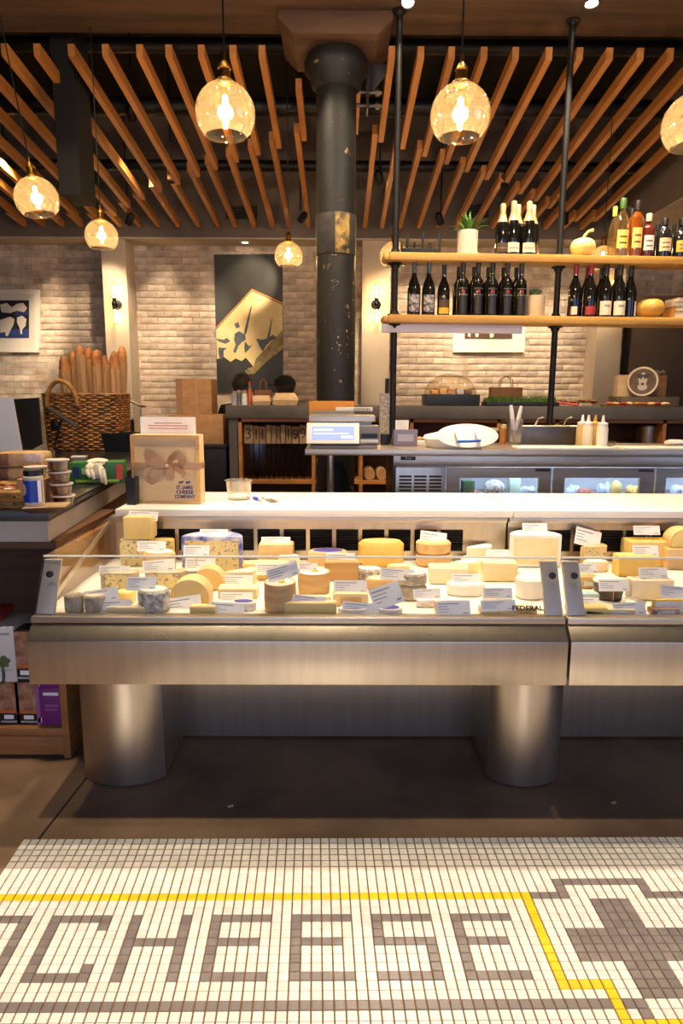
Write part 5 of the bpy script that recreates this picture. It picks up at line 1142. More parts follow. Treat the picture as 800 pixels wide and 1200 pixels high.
# black rack on the top shelf
p = on_shelf(492, ZU, .095); k = ppm(p); rk = thing('bottle_rack', 'low black rack with upright fins at the left of the top shelf', 'rack', p, R(3)); w = 44 / k
B().box(-w / 2, w / 2, -.07, .07, 0, .028, 0, .004).o('base', BLACK, rk)
for i, (x, y, hh) in enumerate([(-.38, -.06, .12), (.02, -.06, .12), (.46, -.06, .12), (-.46, .06, .09), (-.12, .06, .09), (.3, .06, .09)]): B().box(x * w - .008, x * w + .008, y - .005, y + .005, .028, hh, 0, .002).o('fin', BLACK, rk)
# pumpkin, squash, books
def gourd(t, r, sz, m_, ribs=10, amp=.05):
    b = B(); n0 = 40; rings = []
    for j in range(13):
        th = math.pi * j / 12; ring = []
        for i in range(n0):
            a = 2 * math.pi * i / n0; rr = r * math.sin(th) * (1 + amp * abs(math.cos(a * ribs / 2)) - amp); ring.append(b.bm.verts.new((rr * math.cos(a), rr * math.sin(a), r * sz * (1 - math.cos(th)) - (r * .12 * math.exp(-((th - math.pi) / .5) ** 2)))))
        rings.append(ring)
    for A, C in zip(rings, rings[1:]):
        for i in range(n0): b.bm.faces.new((A[i], A[(i + 1) % n0], C[(i + 1) % n0], C[i]))
    bmesh.ops.remove_doubles(b.bm, verts=b.bm.verts, dist=1e-5)
    for f in b.bm.faces: f.smooth = True
    return b
p = on_shelf(682, ZU, .09); t = thing('pumpkin', 'pale yellow pumpkin with curved stem on the top shelf', 'pumpkin', p); r = 14.5 / ppm(p)
gourd(t, r, .78, mat('pale_pumpkin', (240, 216, 140), (232, 202, 118), 5, .45)).o('fruit', MATS['pale_pumpkin'], t); B().tube([(0, 0, r * 1.36), (.008, 0, r * 1.36 + .025), (.03, 0, r * 1.36 + .05), (.06, 0, r * 1.36 + .058)], [.014, .009, .008, .011], 8).o('stem', mat('gourd_stem', (222, 188, 96), rough=.6), t)
p = on_shelf(760, ZL, .1); t = thing('squash', 'round yellow squash beside the books on the lower shelf', 'squash', p); r = 16 / ppm(p)
gourd(t, r, .74, mat('yellow_squash', (222, 178, 84), (206, 158, 62), 6, .5), 12, .02).o('fruit', MATS['yellow_squash'], t)
z = ZL; p = on_shelf(796, ZL, .1)
for i, (hh, w, c, lab, dx) in enumerate([(.04, .2, (196, 140, 60), 'thick ochre book at the bottom of the stack', 0), (.03, .2, (204, 152, 70), 'golden brown book second in the stack', -.0), (.03, .19, (206, 176, 150), 'pinkish book third in the stack', -.012), (.022, .18, (226, 206, 178), 'cream book on top of the stack', .0)]):
    t = thing('book', lab, 'book', (p.x + .02 + dx, p.y, z + .001), R(3 + 2 * i), 'books stacked on the lower shelf'); B().box(-w / 2, w / 2, -.07, .07, .003, hh - .003).o('pages', mat('book_pages', (228, 212, 180), rough=.8), t)
    cm = mat('cover_%d' % i, c, rough=.55); B().box(-w / 2 - .003, w / 2, -.073, .073, 0, .003, 0).box(-w / 2 - .003, w / 2, -.073, .073, hh - .003, hh, 0).box(-w / 2 - .004, -w / 2, -.073, .073, 0, hh, 0).o('cover', cm, t); z += hh + .0008
# spirits on the top shelf
SP = [  # px, back, half width px, body top, neck start, total (px heights), glass, cap, label
    (726, .05, 8.2, 42, 50, 64, 'clear', (60, 90, 40), (236, 196, 90), 'clear square spirits bottle with yellow label and green cap'),
    (717, .14, 6, 36, 46, 58, 'clear', (200, 170, 80), None, 'clear bottle half hidden behind the yellow labelled one'),
    (743, .05, 7.2, 46, 50, 62, 'amber', (34, 30, 30), (232, 190, 100), 'tall amber bottle with cream vertical label'),
    (737, .14, 5, 40, 48, 56, 'amber', (34, 30, 30), None, 'amber bottle standing behind the tall amber one'),
    (757, .05, 7.4, 34, 36, 48, 'ruby', (220, 190, 150), (226, 210, 190), 'stout dark red bottle with pale cork stopper'),
    (768, .14, 5, 28, 32, 40, 'black', (30, 30, 34), None, 'dark bottle behind the ribbed one'),
    (776, .05, 8.6, 30, 34, 43, 'black', (32, 28, 28), (214, 184, 140), 'dark ribbed bottle with small cream label'),
    (787, .14, 5, 28, 33, 40, 'black', (30, 30, 34), None, 'dark bottle behind the yellow banded one'),
    (796, .05, 9, 26, 32, 43, 'black', (24, 24, 26), (226, 176, 60), 'squat dark bottle with a wide yellow label'),
    (812, .08, 9, 32, 38, 48, 'amber', (24, 24, 26), (226, 196, 120), 'amber bottle at the end of the row')]
GL = {'clear': glass('clear_spirit', (238, 226, 180), .3, .03, .5, .12), 'amber': mat('amber_spirit', (112, 54, 12), (132, 68, 18), 6, .1, coat=.6), 'ruby': mat('ruby_spirit', (92, 34, 24), (70, 24, 18), 6, .1, coat=.6), 'black': mat('black_glass', (26, 24, 24), (40, 36, 34), 20, .12, coat=.6)}
for px, back, hw, hb_, hn, ht, gk, cc, lc, lab in SP:
    p = on_shelf(px, ZU, back); k = ppm(p); r = hw / k; a, b2, c = hb_ / k, hn / k, ht / k; t = thing('spirits_bottle', lab, 'bottle', p, 0, 'spirits on the top shelf')
    B().lathe([(0, 0), (r * .95, 0), (r, .006), (r, a * .92), (r * .8, a), (r * .38, b2), (r * .36, c * .82), (0, c * .82)], seg=22, sy=.85).o('bottle', GL[gk], t)
    B().lathe([(r * .44, c * .82), (r * .44, c - .003), (r * .4, c), (0, c)], seg=16).o('cap', mat('cap_%d_%d' % (cc[0], cc[1]), cc, rough=.4), t)
    if lc:
        lm = mat('label_%d_%d' % (lc[0], lc[2]), lc, rough=.55); B().lathe([(r + .0005, a * .2), (r + .0012, a * .2), (r + .0012, a * .68), (r + .0005, a * .68)], seg=12, a0=R(-140), a1=R(-40), sy=.85).o('label', lm, t)
        for j in range(2): B().lathe([(r + .0014, a * (.32 + .16 * j)), (r + .0018, a * (.32 + .16 * j)), (r + .0018, a * (.36 + .16 * j)), (r + .0014, a * (.36 + .16 * j))], seg=8, a0=R(-120), a1=R(-60), sy=.85).o('print', mat('label_ink', (90, 64, 36), rough=.6), t)

# ------------------------------------------------------------------ back bar
BY0, BY1 = 5.7, 6.25
bz1 = W(320, 475, BY0).z; bz0 = W(320, 490, BY0).z; bx0 = W(268, 500, BY0).x
br_ = thing('back_bar', 'grey topped back bar with wooden open bays', 'bar', (1.0, BY0, 0)); Tb = Matrix.Translation((-1, -BY0, 0))
BART = mat('bar_top', (92, 84, 76), (78, 71, 64), 4, .45, .2)
B().box(bx0 - .02, 3.6, BY0 - .02, BY1, bz0, bz1, 0, .004, Tb).o('top', BART, br_)
B().box(bx0, bx0 + .07, BY0, BY1, .002, bz0 - .001, 0, 0, Tb).o('end_panel', BART, br_)
zf = W(320, 563, BY0).z
B().box(bx0 + .07, 3.6, BY1 - .03, BY1 - .01, .002, bz0 - .001, 0, 0, Tb).o('back_panel', OAKD, br_)
B().box(bx0 + .07, 3.6, BY0 + .01, BY1 - .03, zf - .03, zf, 0, 0, Tb).o('shelf_board', OAKM, br_)
B().box(bx0 + .07, 3.6, BY0 + .06, BY1 - .03, .002, .02, 0, 0, Tb).o('floor_board', OAKD, br_)
for px in (279, 365, 421, 480, 582, 650, 776):
    x = W(px, 510, BY0).x; B().box(x, x + .03, BY0 + .004, BY1 - .03, .02, bz0 - .001, 0, 0, Tb).o('divider', OAKM, br_)
B().box(bx0 + .07, 3.6, BY0 + .004, BY0 + .03, bz0 - .03, bz0 - .001, 0, 0, Tb).o('edge_strip', OAKM, br_)
# numbered paper sleeves filed in the left bay
SLV = mat('sleeve_paper', (164, 134, 102), (146, 116, 84), 10, .85)
x = W(286, 508, BY0 + .05).x
for i, (wpx, tx) in enumerate([(11, '3'), (7, '1'), (8, '1'), (6, ''), (6, ''), (5, ''), (6, ''), (7, '1'), (9, '9'), (9, '9')]):
    px = 286 + sum([11, 7, 8, 6, 6, 5, 6, 7, 9, 9][:i]); y = BY0 + .06 + .012 * (i % 3); a, b2 = W(px, 520, y), W(px + wpx - 1, 498 + (i % 3), y); w = b2.x - a.x; hz = b2.z - a.z
    t = thing('paper_sleeve', {0: 'brown sleeve with a large three, next to the bay divider', 1: 'brown sleeve with a large one, right after the three', 2: 'second sleeve with a large one after the three', 7: 'brown sleeve with a large one, just before the nines', 8: 'first of two brown sleeves with a large nine', 9: 'second brown sleeve with a large nine, beside the scale'}[i] if tx else 'plain brown paper sleeve filed edge-on in the bar bay', 'sleeve', ((a.x + b2.x) / 2, y, zf + .001), 0, 'paper sleeves in the bar bay')
    B().box(-w / 2, w / 2, 0, .008, a.z - zf, b2.z - zf, 0, .001).o('paper', SLV, t)
    B().box(-w / 2 + .002, w / 2 - .002, .001, .007, 0, a.z - zf - .001).o('clear_sleeve', glass('sleeve_film', (225, 215, 200), .3, .1, .4), t)
    if tx: text('numeral', tx, .13, mat('sleeve_ink', (70, 54, 40), rough=.8), t, (0, -.001, (a.z + b2.z) / 2 - zf), FACE)
for i, (px, lab) in enumerate(((432, 'rolled brown towel on the upper pile in the bar bay'), (446, 'second rolled brown towel in the bar bay'))):
    c = W(px, 553, BY0 + .2); tag(B().tube([(c.x, BY0 + .05, zf + .05), (c.x, BY0 + .35, zf + .05)], .048, 14).o('rolled_towel', KRAFT), lab, 'towel', 'rolled towels in the bar bay')
c = W(785 - 15, 505, BY0 + .2); t = thing('cooking_pot', 'small steel pot standing in the bar bay', 'pot', (W(762, 505, BY0 + .15).x, BY0 + .2, zf + .001))
hh = W(762, 500, BY0 + .15).z - zf
B().lathe([(0, 0), (.085, 0), (.09, hh), (.086, hh), (.082, .005), (0, .005)], seg=20).o('pot', STEEL, t); B().lathe([(.092, hh), (.092, hh + .01), (0, hh + .02)], seg=20).o('lid', STEELD, t)
# ---- things on the bar
BT = bz1 + .0006
def bar_x(px, dy=0): return W(px, 474, BY0 + dy).x
for px, wpx, hpx, lab in ((308, 22, 11, 'smaller tan takeout box on the bar'), (335, 31, 14, 'larger tan takeout box on the bar before the capped person')):
    y = BY0 + .1; k = ppm((0, y, BT)); w, h = wpx / k, hpx / k; t = thing('takeout_box', lab, 'takeout box', (bar_x(px, .1), y, BT)); m_ = mat('takeout_card', (204, 172, 130), (190, 156, 112), 8, .8)
    B().lathe([(0, 0), (.44, 0), (.5, .38), (0, .38)], seg=4, a0=R(45), a1=R(405), smooth=False).o('base', m_, t); B().lathe([(.5, .4), (.5, .45), (.36, 1), (0, 1)], seg=4, a0=R(45), a1=R(405), smooth=False).o('lid', m_, t)
    for c_ in t.children: c_.scale = (w * 1.35, .17 * 1.35, h)
for i, (px, wpx, hpx, lab, m_) in enumerate([(275, 7, 16, 'clear glass shaker with steel cap on the bar', mat('grey_glass', (120, 120, 124), (160, 160, 164), 10, .15)), (280, 6, 17, 'dark pepper shaker on the bar', mat('pepper_glass', (90, 82, 80), (130, 124, 120), 10, .15)), (287, 7, 17, 'white salt shaker on the bar', mat('salt_white', (206, 202, 200), rough=.3))]):
    y = BY0 + .08 + .04 * (i % 2); k = ppm((0, y, BT)); r, h = wpx / 2 / k, hpx / k; t = thing('shaker', lab, 'shaker', (bar_x(px, .1), y, BT), 0, 'shakers on the bar')
    B().lathe([(0, 0), (r, 0), (r * .9, h * .8), (0, h * .8)], seg=16).o('glass', m_, t); B().lathe([(r * .95, h * .8), (r * .8, h * .98), (0, h)], seg=16).o('cap', STEEL, t)
y = BY0 + .1; k = ppm((0, y, BT)); t = thing('hot_sauce_bottle', 'slim hot sauce bottle with green neck and red cap', 'bottle', (bar_x(293, .1), y, BT)); h = 27 / k; r = 2.7 / k
B().lathe([(0, 0), (r, 0), (r, h * .6), (r * .5, h * .72), (0, h * .72)], seg=14).o('bottle', mat('orange_sauce', (170, 90, 40), (150, 60, 26), 20, .3), t); B().lathe([(r * .6, h * .72), (r * .5, h * .86), (0, h * .86)], seg=12).o('neck_band', mat('green_band', (50, 130, 70), rough=.5), t); B().lathe([(r * .62, h * .86), (r * .55, h), (0, h)], seg=12).o('cap', mat('red_cap', (180, 40, 34), rough=.4), t)
# cake dome, grass tray, bags, garnish
cx_ = bar_x(528, .2); k = ppm((cx_, BY0 + .2, BT)); w = 62 / k
t = thing('cake_dome', 'clear dome over pastries on a black stand on the bar', 'cake dome', (cx_, BY0 + .25, BT))
B().box(-w / 2, w / 2, -.16, .16, 0, 13 / k, 0, .006).o('stand', BLKP, t); z0 = 13 / k
B().lathe([(w * .5 * math.cos(R(a)), z0 + 24 / k * math.sin(R(a))) for a in range(0, 91, 9)], seg=30, sy=.55).o('dome', glass('dome_glass', (250, 244, 234), .12, .03, .4), t)
for i, (dx, c) in enumerate([(-.14, (214, 160, 84)), (-.07, (220, 176, 104)), (.0, (196, 136, 66)), (.08, (206, 196, 206)), (.15, (120, 100, 84))]): B().box(dx - .032, dx + .032, -.05, .05, z0, z0 + .04 + .012 * (i % 2), 0, .012).o('pastry', mat('pastry_%d' % i, c, rough=.6), t)
cx_ = bar_x(609, .2); k = ppm((cx_, BY0 + .2, BT)); w = 84 / k
t = thing('grass_tray', 'black tray of green wheatgrass on the bar', 'plant tray', (cx_, BY0 + .22, BT)); B().box(-w / 2, w / 2, -.12, .12, 0, .035, 0, .005).o('tray', BLKP, t)
random.seed(4); b = B(); GR = mat('wheatgrass', (70, 100, 26), (46, 74, 16), 30, .6)
for i in range(1500):
    x, y = random.uniform(-w / 2 + .01, w / 2 - .01), random.uniform(-.11, .11); h = random.uniform(.03, .06); dx, dy = random.uniform(-.015, .015), random.uniform(-.015, .015); a = random.uniform(0, 3.14); s_ = Vector((math.cos(a), math.sin(a), 0)) * .004
    o_ = Vector((x, y, .033)); b.bm.faces.new([b.bm.verts.new(q_) for q_ in (o_ + s_, o_ - s_, o_ + Vector((dx, dy, h)))])
stuff(b.o('grass', GR, t))
def paper_bag(px0, px1, pyt, dy, label):
    y = BY0 + dy; a_, b_ = W(px0, 474, y), W(px1, pyt, y); w = b_.x - a_.x; h = b_.z - BT; t = thing('paper_bag', label, 'paper bag', ((a_.x + b_.x) / 2, y, BT)); m_ = mat('brown_bag', (132, 92, 58), (116, 78, 48), 6, .85)
    B().box(-w / 2, w / 2, -.04, .04, 0, h, 0, .003).o('bag', m_, t)
    for s_ in (-1, 1): B().tube([(-w * .2, s_ * .035, h - .01), (-w * .17, s_ * .035, h + .07), (0, s_ * .035, h + .1), (w * .17, s_ * .035, h + .07), (w * .2, s_ * .035, h - .01)], .004, 6).o('handle', m_, t)
paper_bag(573, 611, 454, .45, 'brown paper bag with twisted handles behind the wheatgrass'); paper_bag(299, 318, 457, .42, 'small brown paper bag with handles between the seated people')
b = B(); random.seed(8)
for i in range(26): b.ball((random.uniform(-.16, .16), random.uniform(-.08, .08), .014 + random.uniform(0, .035)), .025, (1.3, 1, .45), u=8, v=6, noise=.1)
tag(b.o('dried_leaves', mat('dry_leaves', (96, 62, 34), (128, 84, 44), 20, .8), None, (bar_x(676, .2), BY0 + .2, BT + .004)), 'heap of dry brown leaves on the bar beside the wheatgrass', 'garnish')
tag(B().tube([(bar_x(652, .1), BY0 + .1, BT + .035), (bar_x(664, .1), BY0 + .08, BT + .022), (bar_x(676, .1), BY0 + .06, BT + .012)], .009, 8).o('red_chilli', mat('chilli_red', (170, 30, 36), rough=.35)), 'long red chilli lying before the dry leaves', 'chilli')
bd_ = thing('serving_board', 'flat board carrying sliced meats and cheese on the bar', 'board', (bar_x(748, .12), BY0 + .12, BT)); B().box(-.3, .3, -.09, .09, 0, .012, 0, .003).o('board', OAKD, bd_)
random.seed(12)
for i in range(9):
    c = [(170, 90, 50), (214, 170, 90), (150, 56, 40), (226, 196, 150), (190, 120, 60)][i % 5]; lab = ['brown', 'yellow', 'dark red', 'cream', 'orange-brown'][i % 5]
    tag(B().ball((0, 0, .0), .026, (1.4, 1.1, .5), noise=.12).o('food_slice', mat('slice_%d' % (i % 5), c, rough=.5), None, (bar_x(748, .12) - .26 + .06 * i, BY0 + .1 + .03 * (i % 2), BT + .026)), '%s slice on the serving board beside the cow-print wheel' % lab, 'food', 'slices on the serving board')
# cow-print wheel, its wooden boxes
CY = BY0 + .36
t = thing('pedestal_block', 'dark block carrying the cow-print wheel on the bar', 'stand', (bar_x(752, .36), CY, BT)); w = 66 / ppm((0, CY, BT)); hb2 = W(752, 465, CY).z - BT; B().box(-w / 2, w / 2, -.16, .14, 0, hb2, 0, .004).o('block', mat('block_brown', (92, 78, 62), (78, 66, 52), 5, .7), t)
PB = BT + hb2 + .001; k = ppm((0, CY, PB))
t = thing('wooden_box', 'pale wooden box with a small dark stamp beside the cow-print wheel', 'box', (W(738, 450, CY).x, CY + .07, PB)); w = 26 / k; h = 25 / k
B().box(-w / 2, w / 2, -.05, .05, 0, h, 0, .003).o('box', PINE, t); B().box(-.0 + .03, .055, -.0512, -.049, h * .14, h * .4).o('stamp', INK, t)
t = thing('upright_cheese', 'cream cheese wheel standing upright with a dark cow face print', 'cheese wheel', (W(750, 445, CY - .04).x, CY - .09, PB - hb2 + .012), R(-24)); r = 17 / k; t.location.z = PB
M_ = Matrix.Translation((0, 0, r + .001)) @ Matrix.Rotation(R(90), 4, 'X')
B().lathe([(0, -.1), (r * .96, -.1), (r, -.09), (r, -.01), (r * .94, 0), (0, 0)], seg=36, mtx=M_).o('wheel', CREAM, t); t.location.y = CY - .09
COWD = mat('cow_dark', (74, 60, 54), (106, 88, 78), 10, .7); COWL = mat('cow_light', (206, 192, 178), rough=.7)
B().lathe([(0, .0012), (r * .86, .0012), (r * .86, .0005), (0, .0005)], seg=30, mtx=M_).o('print_ground', mat('cow_brown', (128, 104, 84), (96, 76, 60), 9, .7), t)
for (x, z, sx, sz, m_) in ((-.03, .05, .035, .02, COWD), (.035, .05, .035, .02, COWD), (0, .02, .035, .06, COWL), (-.016, .03, .008, .008, COWD), (.016, .03, .008, .008, COWD), (0, -.045, .04, .03, COWL), (0, -.02, .014, .012, COWD)):
    B().lathe([(0, 0), (1, 0), (1, .0015), (0, .0015)], seg=16, mtx=Matrix.Translation((x, -.0015 - (.001 if m_ is COWD else 0), r + z)) @ Matrix.Rotation(R(90), 4, 'X') @ Matrix.Diagonal((sx, sz, 1, 1))).o('cow_print', m_, t)
t = thing('wooden_crate', 'small amber wooden crate behind the cow-print wheel', 'crate', (W(772, 450, CY).x + .02, CY + .1, PB), R(-12)); w = 20 / k; h = 25 / k
B().box(-w / 2, w / 2, -.05, .05, 0, h, 0, .003).o('crate', OAKM, t)
b = B(); random.seed(2)
for i in range(7): b.ball((random.uniform(-.05, .05), random.uniform(-.03, .03), h + .018 + .01 * (i % 2)), .022, (1, 1, .8), u=8, v=6, noise=.15)
b.o('shredded_filling', mat('shred', (176, 160, 138), (140, 124, 104), 40, .8, bump=.5), t)

# ------------------------------------------------------------------ boxes and cabinet left of the bar
cabx0, cabx1 = W(196, 540, 5.9).x, W(266, 540, 5.9).x; cz = W(230, 521, 5.85).z
t = thing('low_cabinet', 'low black cabinet carrying cardboard boxes left of the bar', 'cabinet', ((cabx0 + cabx1) / 2, 6.1, 0)); w = cabx1 - cabx0
B().box(-w / 2, w / 2, -.25, .25, .003, cz - .032, 0, .003).o('body', BLACK, t); B().box(-w / 2 - .01, w / 2 + .01, -.26, .26, cz - .03, cz, 0, .003).o('top', BLKP, t)
def cbox(x0, x1, yt, yb, D, z0, label, strap):
    a_, b_ = W(x0, yb, D), W(x1, yt, D); w = b_.x - a_.x; h = b_.z - z0; t = thing('cardboard_box', label, 'box', ((a_.x + b_.x) / 2, D, z0)); B().box(-w / 2, w / 2, 0, .28, 0, h, 0, .003).o('carton', KRAFT, t)
    if strap: B().box(w * .06, w * .1, -.0015, .001, 0, h).box(-w / 2, w / 2, -.0015, .001, h * .52, h * .55).o('strap', SAT, t); B().box(-w / 2, -w / 2 + w * .18, -.002, .001, 0, h).o('flap', mat('kraft_dark', (150, 110, 76), rough=.85), t)
    return h
hq = cbox(199, 261, 486, 521, 5.9, cz + .001, 'flat wide cardboard box on the low cabinet, under another', False)
cbox(207, 247, 444, 486, 5.92, cz + hq + .002, 'cardboard box tied with ribbon stacked on a wider box', True)

# ------------------------------------------------------------------ people at the bar
SKIN = mat('skin', (196, 148, 116), (184, 134, 104), 12, .55); BLKCL = mat('black_shirt', (18, 17, 17), (26, 24, 24), 10, .85, bump=.2); HAIR = mat('dark_hair', (44, 34, 28), (66, 52, 42), 6, .6, 0, .5, 60, (1, 1, .2)); JEAN = mat('dark_trousers', (30, 32, 40), rough=.9)
def person(px, py, D, face, label, cap):
    hp = W(px, py, D); zs = .70; hd = hp.z; t = thing('person', label, 'person', (hp.x, D, 0), face); sh_ = hd - .215; ps = zs + .1
    J = {'pel': (0, 0, ps, .13, .12), 'wa': (0, -.0, ps + .15, .13, .11), 'ch': (0, .01, sh_ - .1, .16, .12), 'nk0': (0, .01, sh_ + .05, .075, .07), 'nk': (0, .005, sh_ + .11, .052, .052), 'hb': (0, -.01, hd - .05, .078, .088), 'hm': (0, -.01, hd + .02, .084, .1), 'ht': (0, .0, hd + .09, .06, .07)}
    E_ = [('pel', 'wa'), ('wa', 'ch'), ('ch', 'nk0'), ('nk0', 'nk'), ('nk', 'hb'), ('hb', 'hm'), ('hm', 'ht')]
    for s_, n in ((-1, 'l'), (1, 'r')):
        J['sh' + n] = (s_ * .185, .01, sh_ - .015, .068, .068); J['el' + n] = (s_ * .24, -.07, sh_ - .27, .048, .048); J['wr' + n] = (s_ * .16, -.3, sh_ - .24, .03, .03); J['ha' + n] = (s_ * .13, -.38, sh_ - .23, .035, .018)
        J['hi' + n] = (s_ * .1, -.06, ps - .02, .1, .095); J['kn' + n] = (s_ * .13, -.42, ps - .0, .065, .065); J['an' + n] = (s_ * .13, -.38, ps - .42, .042, .042); J['to' + n] = (s_ * .13, -.5, ps - .46, .04, .03)
        E_ += [('ch', 'sh' + n), ('sh' + n, 'el' + n), ('el' + n, 'wr' + n), ('wr' + n, 'ha' + n), ('pel', 'hi' + n), ('hi' + n, 'kn' + n), ('kn' + n, 'an' + n), ('an' + n, 'to' + n)]
        for q_ in range(4):
            J['f%s%d' % (n, q_)] = (s_ * (.13 + .016 * (q_ - 1.5)), -.45 - (.012 if q_ in (1, 2) else 0), sh_ - .24, .008, .008); E_.append(('ha' + n, 'f%s%d' % (n, q_)))
        J['th' + n] = (s_ * .085, -.40, sh_ - .225, .009, .009); E_.append(('ha' + n, 'th' + n))
    ks = list(J); me = bpy.data.meshes.new('body'); me.from_pydata([J[k_][:3] for k_ in ks], [(ks.index(a), ks.index(b_)) for a, b_ in E_], [])
    ob = link('body', me, t); sk = ob.modifiers.new('skin', 'SKIN'); ob.modifiers.new('sub', 'SUBSURF').levels = 2
    for i, k_ in enumerate(ks): me.skin_vertices[0].data[i].radius = J[k_][3:]; me.skin_vertices[0].data[i].use_root = (i == 0)
    bpy.context.view_layer.update(); m2 = bpy.data.meshes.new_from_object(ob.evaluated_get(bpy.context.evaluated_depsgraph_get())); ob.modifiers.clear(); ob.data = m2
    for m_ in (SKIN, BLKCL, JEAN): m2.materials.append(m_)
    for p in m2.polygons:
        c = p.center; p.use_smooth = True
        p.material_index = 2 if (c.z < ps + .08 and abs(c.y) >= 0 and not (c.y < -.1 and c.z > ps + .1)) else 0 if (c.z > sh_ + .07 or (c.y < -.12 and c.z > sh_ - .3)) else 1
    # face
    for s_ in (-1, 1):
        e = B().ball((s_ * .03, -.092, hd + .005), .011).o('eye', mat('eye_white', (230, 226, 220), rough=.3), t); B().ball((s_ * .03, -.101, hd + .005), .005).o('iris', BLKP, e)
        B().ball((s_ * .086, .005, hd - .005), .024, (.35, .7, 1.2)).o('ear', SKIN, t)
    B().ball((0, -.11, hd - .025), .015, (.8, 1, 1.3)).o('nose', SKIN, t); B().ball((0, -.098, hd - .06), .02, (1.1, .5, .3)).o('mouth', mat('lips', (168, 96, 86), rough=.5), t)
    hb = B(); hb.ball((0, .018, hd + .03), .108, (.95, 1.04, .98), u=24, v=16)
    if cap:
        hb.ball((0, .06, hd - .08), .085, (1, .7, 1.35), u=18, v=12)
    else: hb.ball((.0, .06, hd - .04), .09, (.95, .7, 1), u=18, v=12)
    bm_ = hb.bm
    for v in bm_.verts:
        if v.co.y < -.045 and v.co.z < hd + .075: v.co.y = -.04 + (v.co.y + .045) * .1
    hb.o('hair', HAIR, t)
    if cap:
        c_ = B().lathe([(.114, hd + .035), (.118, hd + .06), (.105, hd + .105), (.06, hd + .14), (0, hd + .15)], (0, .012, 0), 24); c_.obox((0, -.15, hd + .04), (.15, .1, .01), 0, R(-8), 0, .004); c_.o('cap', mat('black_cap', (20, 19, 19), rough=.85), t)
    st_ = thing('bar_stool', 'stool under the %s person behind the bar' % ('capped' if cap else 'bareheaded'), 'stool', (hp.x, D, 0)); B().lathe([(0, zs - .05), (.17, zs - .05), (.18, zs - .03), (.17, zs - .003), (0, zs)], seg=20).o('seat', OAKD, st_)
    for i in range(4):
        a = R(45 + 90 * i); B().tube([(.1 * math.cos(a), .1 * math.sin(a), zs - .05), (.19 * math.cos(a), .19 * math.sin(a), .005)], .014, 8).o('leg', BLACK, st_)
    return t
person(283, 453, 6.85, R(196), 'person in a black shirt with dark hair, back turned, behind the shakers', False)
person(333, 456, 7.3, R(-145), 'person wearing a black cap and black top behind the takeout boxes', True)

# ------------------------------------------------------------------ pictures on the back wall
PY = YB - .03
pa = thing('wall_painting', 'tall dark painting of a cream wedge-shaped peak without a frame', 'painting', W(291, 460, PY)); L0 = Vector(pa.location)
def pic(name, pts, D, m_, par, t_=.002):
    b = B(); b.flat(pts, D, t_)
    for v in b.bm.verts: v.co -= Vector(par.location)
    return b.o(name, m_, par)
PDK = mat('paint_dark', (34, 32, 26), (50, 47, 38), 3, .45); PCR = mat('paint_cream', (232, 208, 150), (220, 190, 124), 4, .6); POR = mat('paint_orange', (206, 128, 60), rough=.6); PBL = mat('paint_slate', (86, 96, 98), (66, 76, 80), 16, .6); POL = mat('paint_olive', (176, 150, 92), (120, 104, 60), 14, .6)
pic('canvas', [(251, 299), (331, 298), (332, 459), (255, 460)], PY + .02, PDK, pa, .03)
pd0 = PY - .0105
pic('painted_shape', [(252.5, 386), (295, 340), (331, 356.5), (331, 354.5), (295, 338.5), (252.5, 384)], pd0, POR, pa)
pic('painted_shape', [(253, 386.5), (295, 341), (331, 357.5), (331, 387), (318, 400), (312, 408), (300, 420), (297, 430), (293, 425), (288, 419), (283, 423), (276, 420), (270, 424), (262, 418), (254, 421)], pd0, PCR, pa)
pic('painted_shape', [(331, 387), (331, 409), (312, 424), (298, 438), (290, 438.5), (287, 435), (291, 431), (297, 430), (300, 420), (312, 408), (318, 400)], pd0, POL, pa)
for sh in ([(253, 397), (262, 398), (266, 396), (270, 400), (264, 403), (256, 400)], [(256, 407), (266, 408), (262, 411), (262, 418), (258, 422), (256, 414)], [(275, 391), (280, 388), (287, 392), (288, 398), (283, 401), (279, 406), (276, 414), (273, 412), (276, 404), (274, 398)], [(286, 388), (293, 361), (295.5, 357), (289, 390), (286, 394)], [(287, 400), (292, 406), (296, 403), (291, 410), (287, 414), (286, 407)], [(300, 397), (308, 398), (314, 396), (320, 392), (324, 396), (316, 400), (311, 406), (308, 412), (304, 406)], [(313, 396), (318, 374), (319, 372), (316.5, 392), (314.5, 399)], [(274, 380), (279, 377), (281, 383), (277, 385)]): pic('painted_shape', sh, pd0 - .0025, PBL, pa)
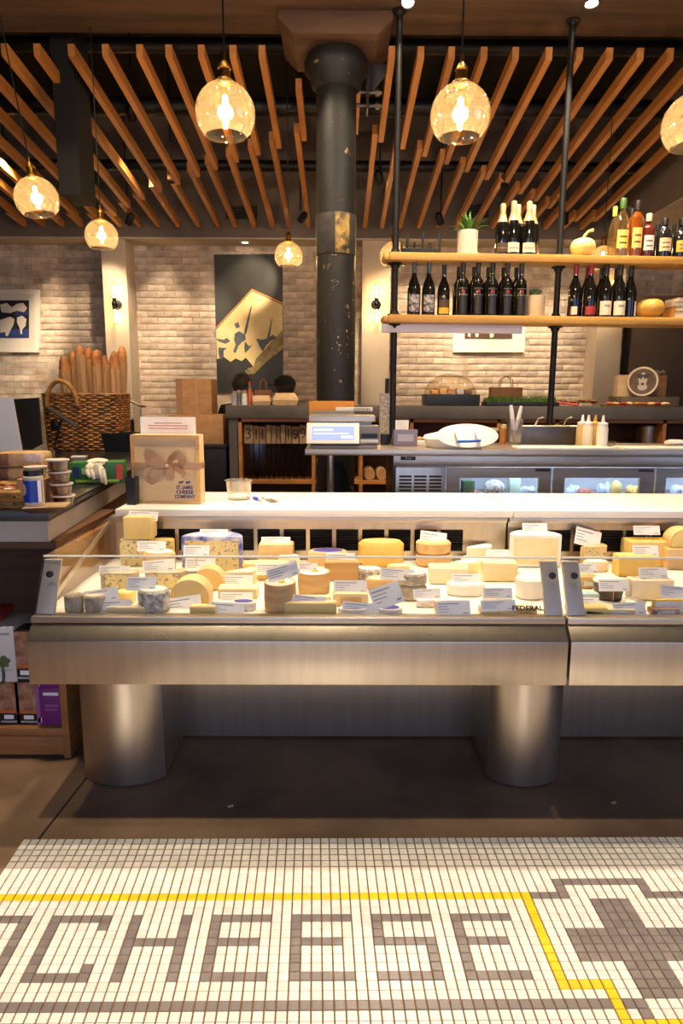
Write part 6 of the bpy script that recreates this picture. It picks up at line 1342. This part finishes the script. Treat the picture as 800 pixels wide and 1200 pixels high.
def cow_frame(label, fr, inner, cows, grounds):
    x0, y0, x1, y1 = fr; t = thing('framed_picture', label, 'framed picture', W((x0 + x1) / 2, y1, PY)); WF = mat('white_frame', (236, 228, 214), rough=.5)
    a, b_, c, d = fr
    for q_ in ([(a, b_), (c, b_), (c, b_ + 5), (a, b_ + 5)], [(a, d - 5), (c, d - 5), (c, d), (a, d)], [(a, b_ + 5), (a + 4, b_ + 5), (a + 4, d - 5), (a, d - 5)], [(c - 5, b_ + 5), (c, b_ + 5), (c + 1, d - 5), (c - 5, d - 5)]): pic('frame', q_, PY + .02, WF, t, .045)
    pic('mat_board', [(a + 4, b_ + 5), (c - 5, b_ + 5), (c - 5, d - 5), (a + 4, d - 5)], PY + .02, mat('mat_board', (232, 222, 204), rough=.8), t, .02)
    i0, j0, i1, j1 = inner; pic('print', [(i0, j0), (i1, j0), (i1, j1), (i0, j1)], PY - .001, mat('print_dark', (34, 32, 38), (26, 24, 28), 10, .6), t)
    for g_, m_ in grounds: pic('printed_shape', g_, PY - .0035, m_, t)
    for c_ in cows: pic('cow_shape', c_, PY - .006, mat('cow_white', (236, 224, 204), rough=.7), t)
BLU = mat('print_blue', (52, 74, 140), (36, 52, 110), 20, .6)
cow_frame('framed print of white cows on blue at the left of the brick wall', (-44, 340, 47, 413), (-34, 352, 34, 396), [[(0, 375), (12, 371), (17, 374), (16, 380), (12, 388), (9, 394), (7, 394), (6, 389), (0, 390)], [(20, 372), (26, 370), (31, 374), (30, 382), (26, 386), (26, 392), (24, 391), (23, 384), (20, 378)], [(0, 357), (8, 355), (14, 360), (20, 356), (27, 355), (32, 361), (28, 366), (20, 364), (12, 367), (2, 366)]], [([(18, 362), (33, 363), (33, 369), (18, 370)], BLU), ([(-30, 388), (33, 385), (34, 396), (-30, 396)], BLU)])
cow_frame('framed print of cow legs half hidden behind the lower bottle shelf', (530, 352, 613, 413), (544, 364, 600, 397), [[(549, 372), (562, 370), (562, 386), (560, 395), (557, 395), (556, 388), (551, 388), (551, 395), (548, 394)], [(568, 370), (580, 370), (580, 384), (578, 395), (574, 396), (573, 388), (568, 386)]], [([(544, 390), (600, 389), (600, 397), (544, 397)], BRL)])

# ------------------------------------------------------------------ small leftovers
for px, py, w_, h_, lab in ((283, 249, .34, .13, 'dark air grille on the soffit face left of the column'), (556, 247, .30, .13, 'dark air grille on the soffit face above the potted plant')):
    p = W(px, py, 7.82); t = thing('air_vent', lab, 'air vent', (p.x, 7.828, p.z))
    B().box(-w_ / 2, w_ / 2, -.006, 0, -h_ / 2, h_ / 2).o('frame', BLACK, t)
    for i in range(6): B().obox((0, -.01, -h_ / 2 + .016 + i * h_ / 6.5), (w_ - .03, .012, .006), 0, R(30)).o('slat', STEELD, t)
for px, py, c, lab in ((270, 945, (226, 220, 210), 'white'), (719, 941, (214, 190, 90), 'yellow')):
    p = Wz(px, py, -.003); tag(B().obox((0, 0, .001), (.018, .01, .0012), R(25)).o('paper_scrap', mat('scrap_' + lab, c, rough=.8), None, p), 'tiny %s paper scrap lying on the concrete floor before the case' % lab, 'scrap')
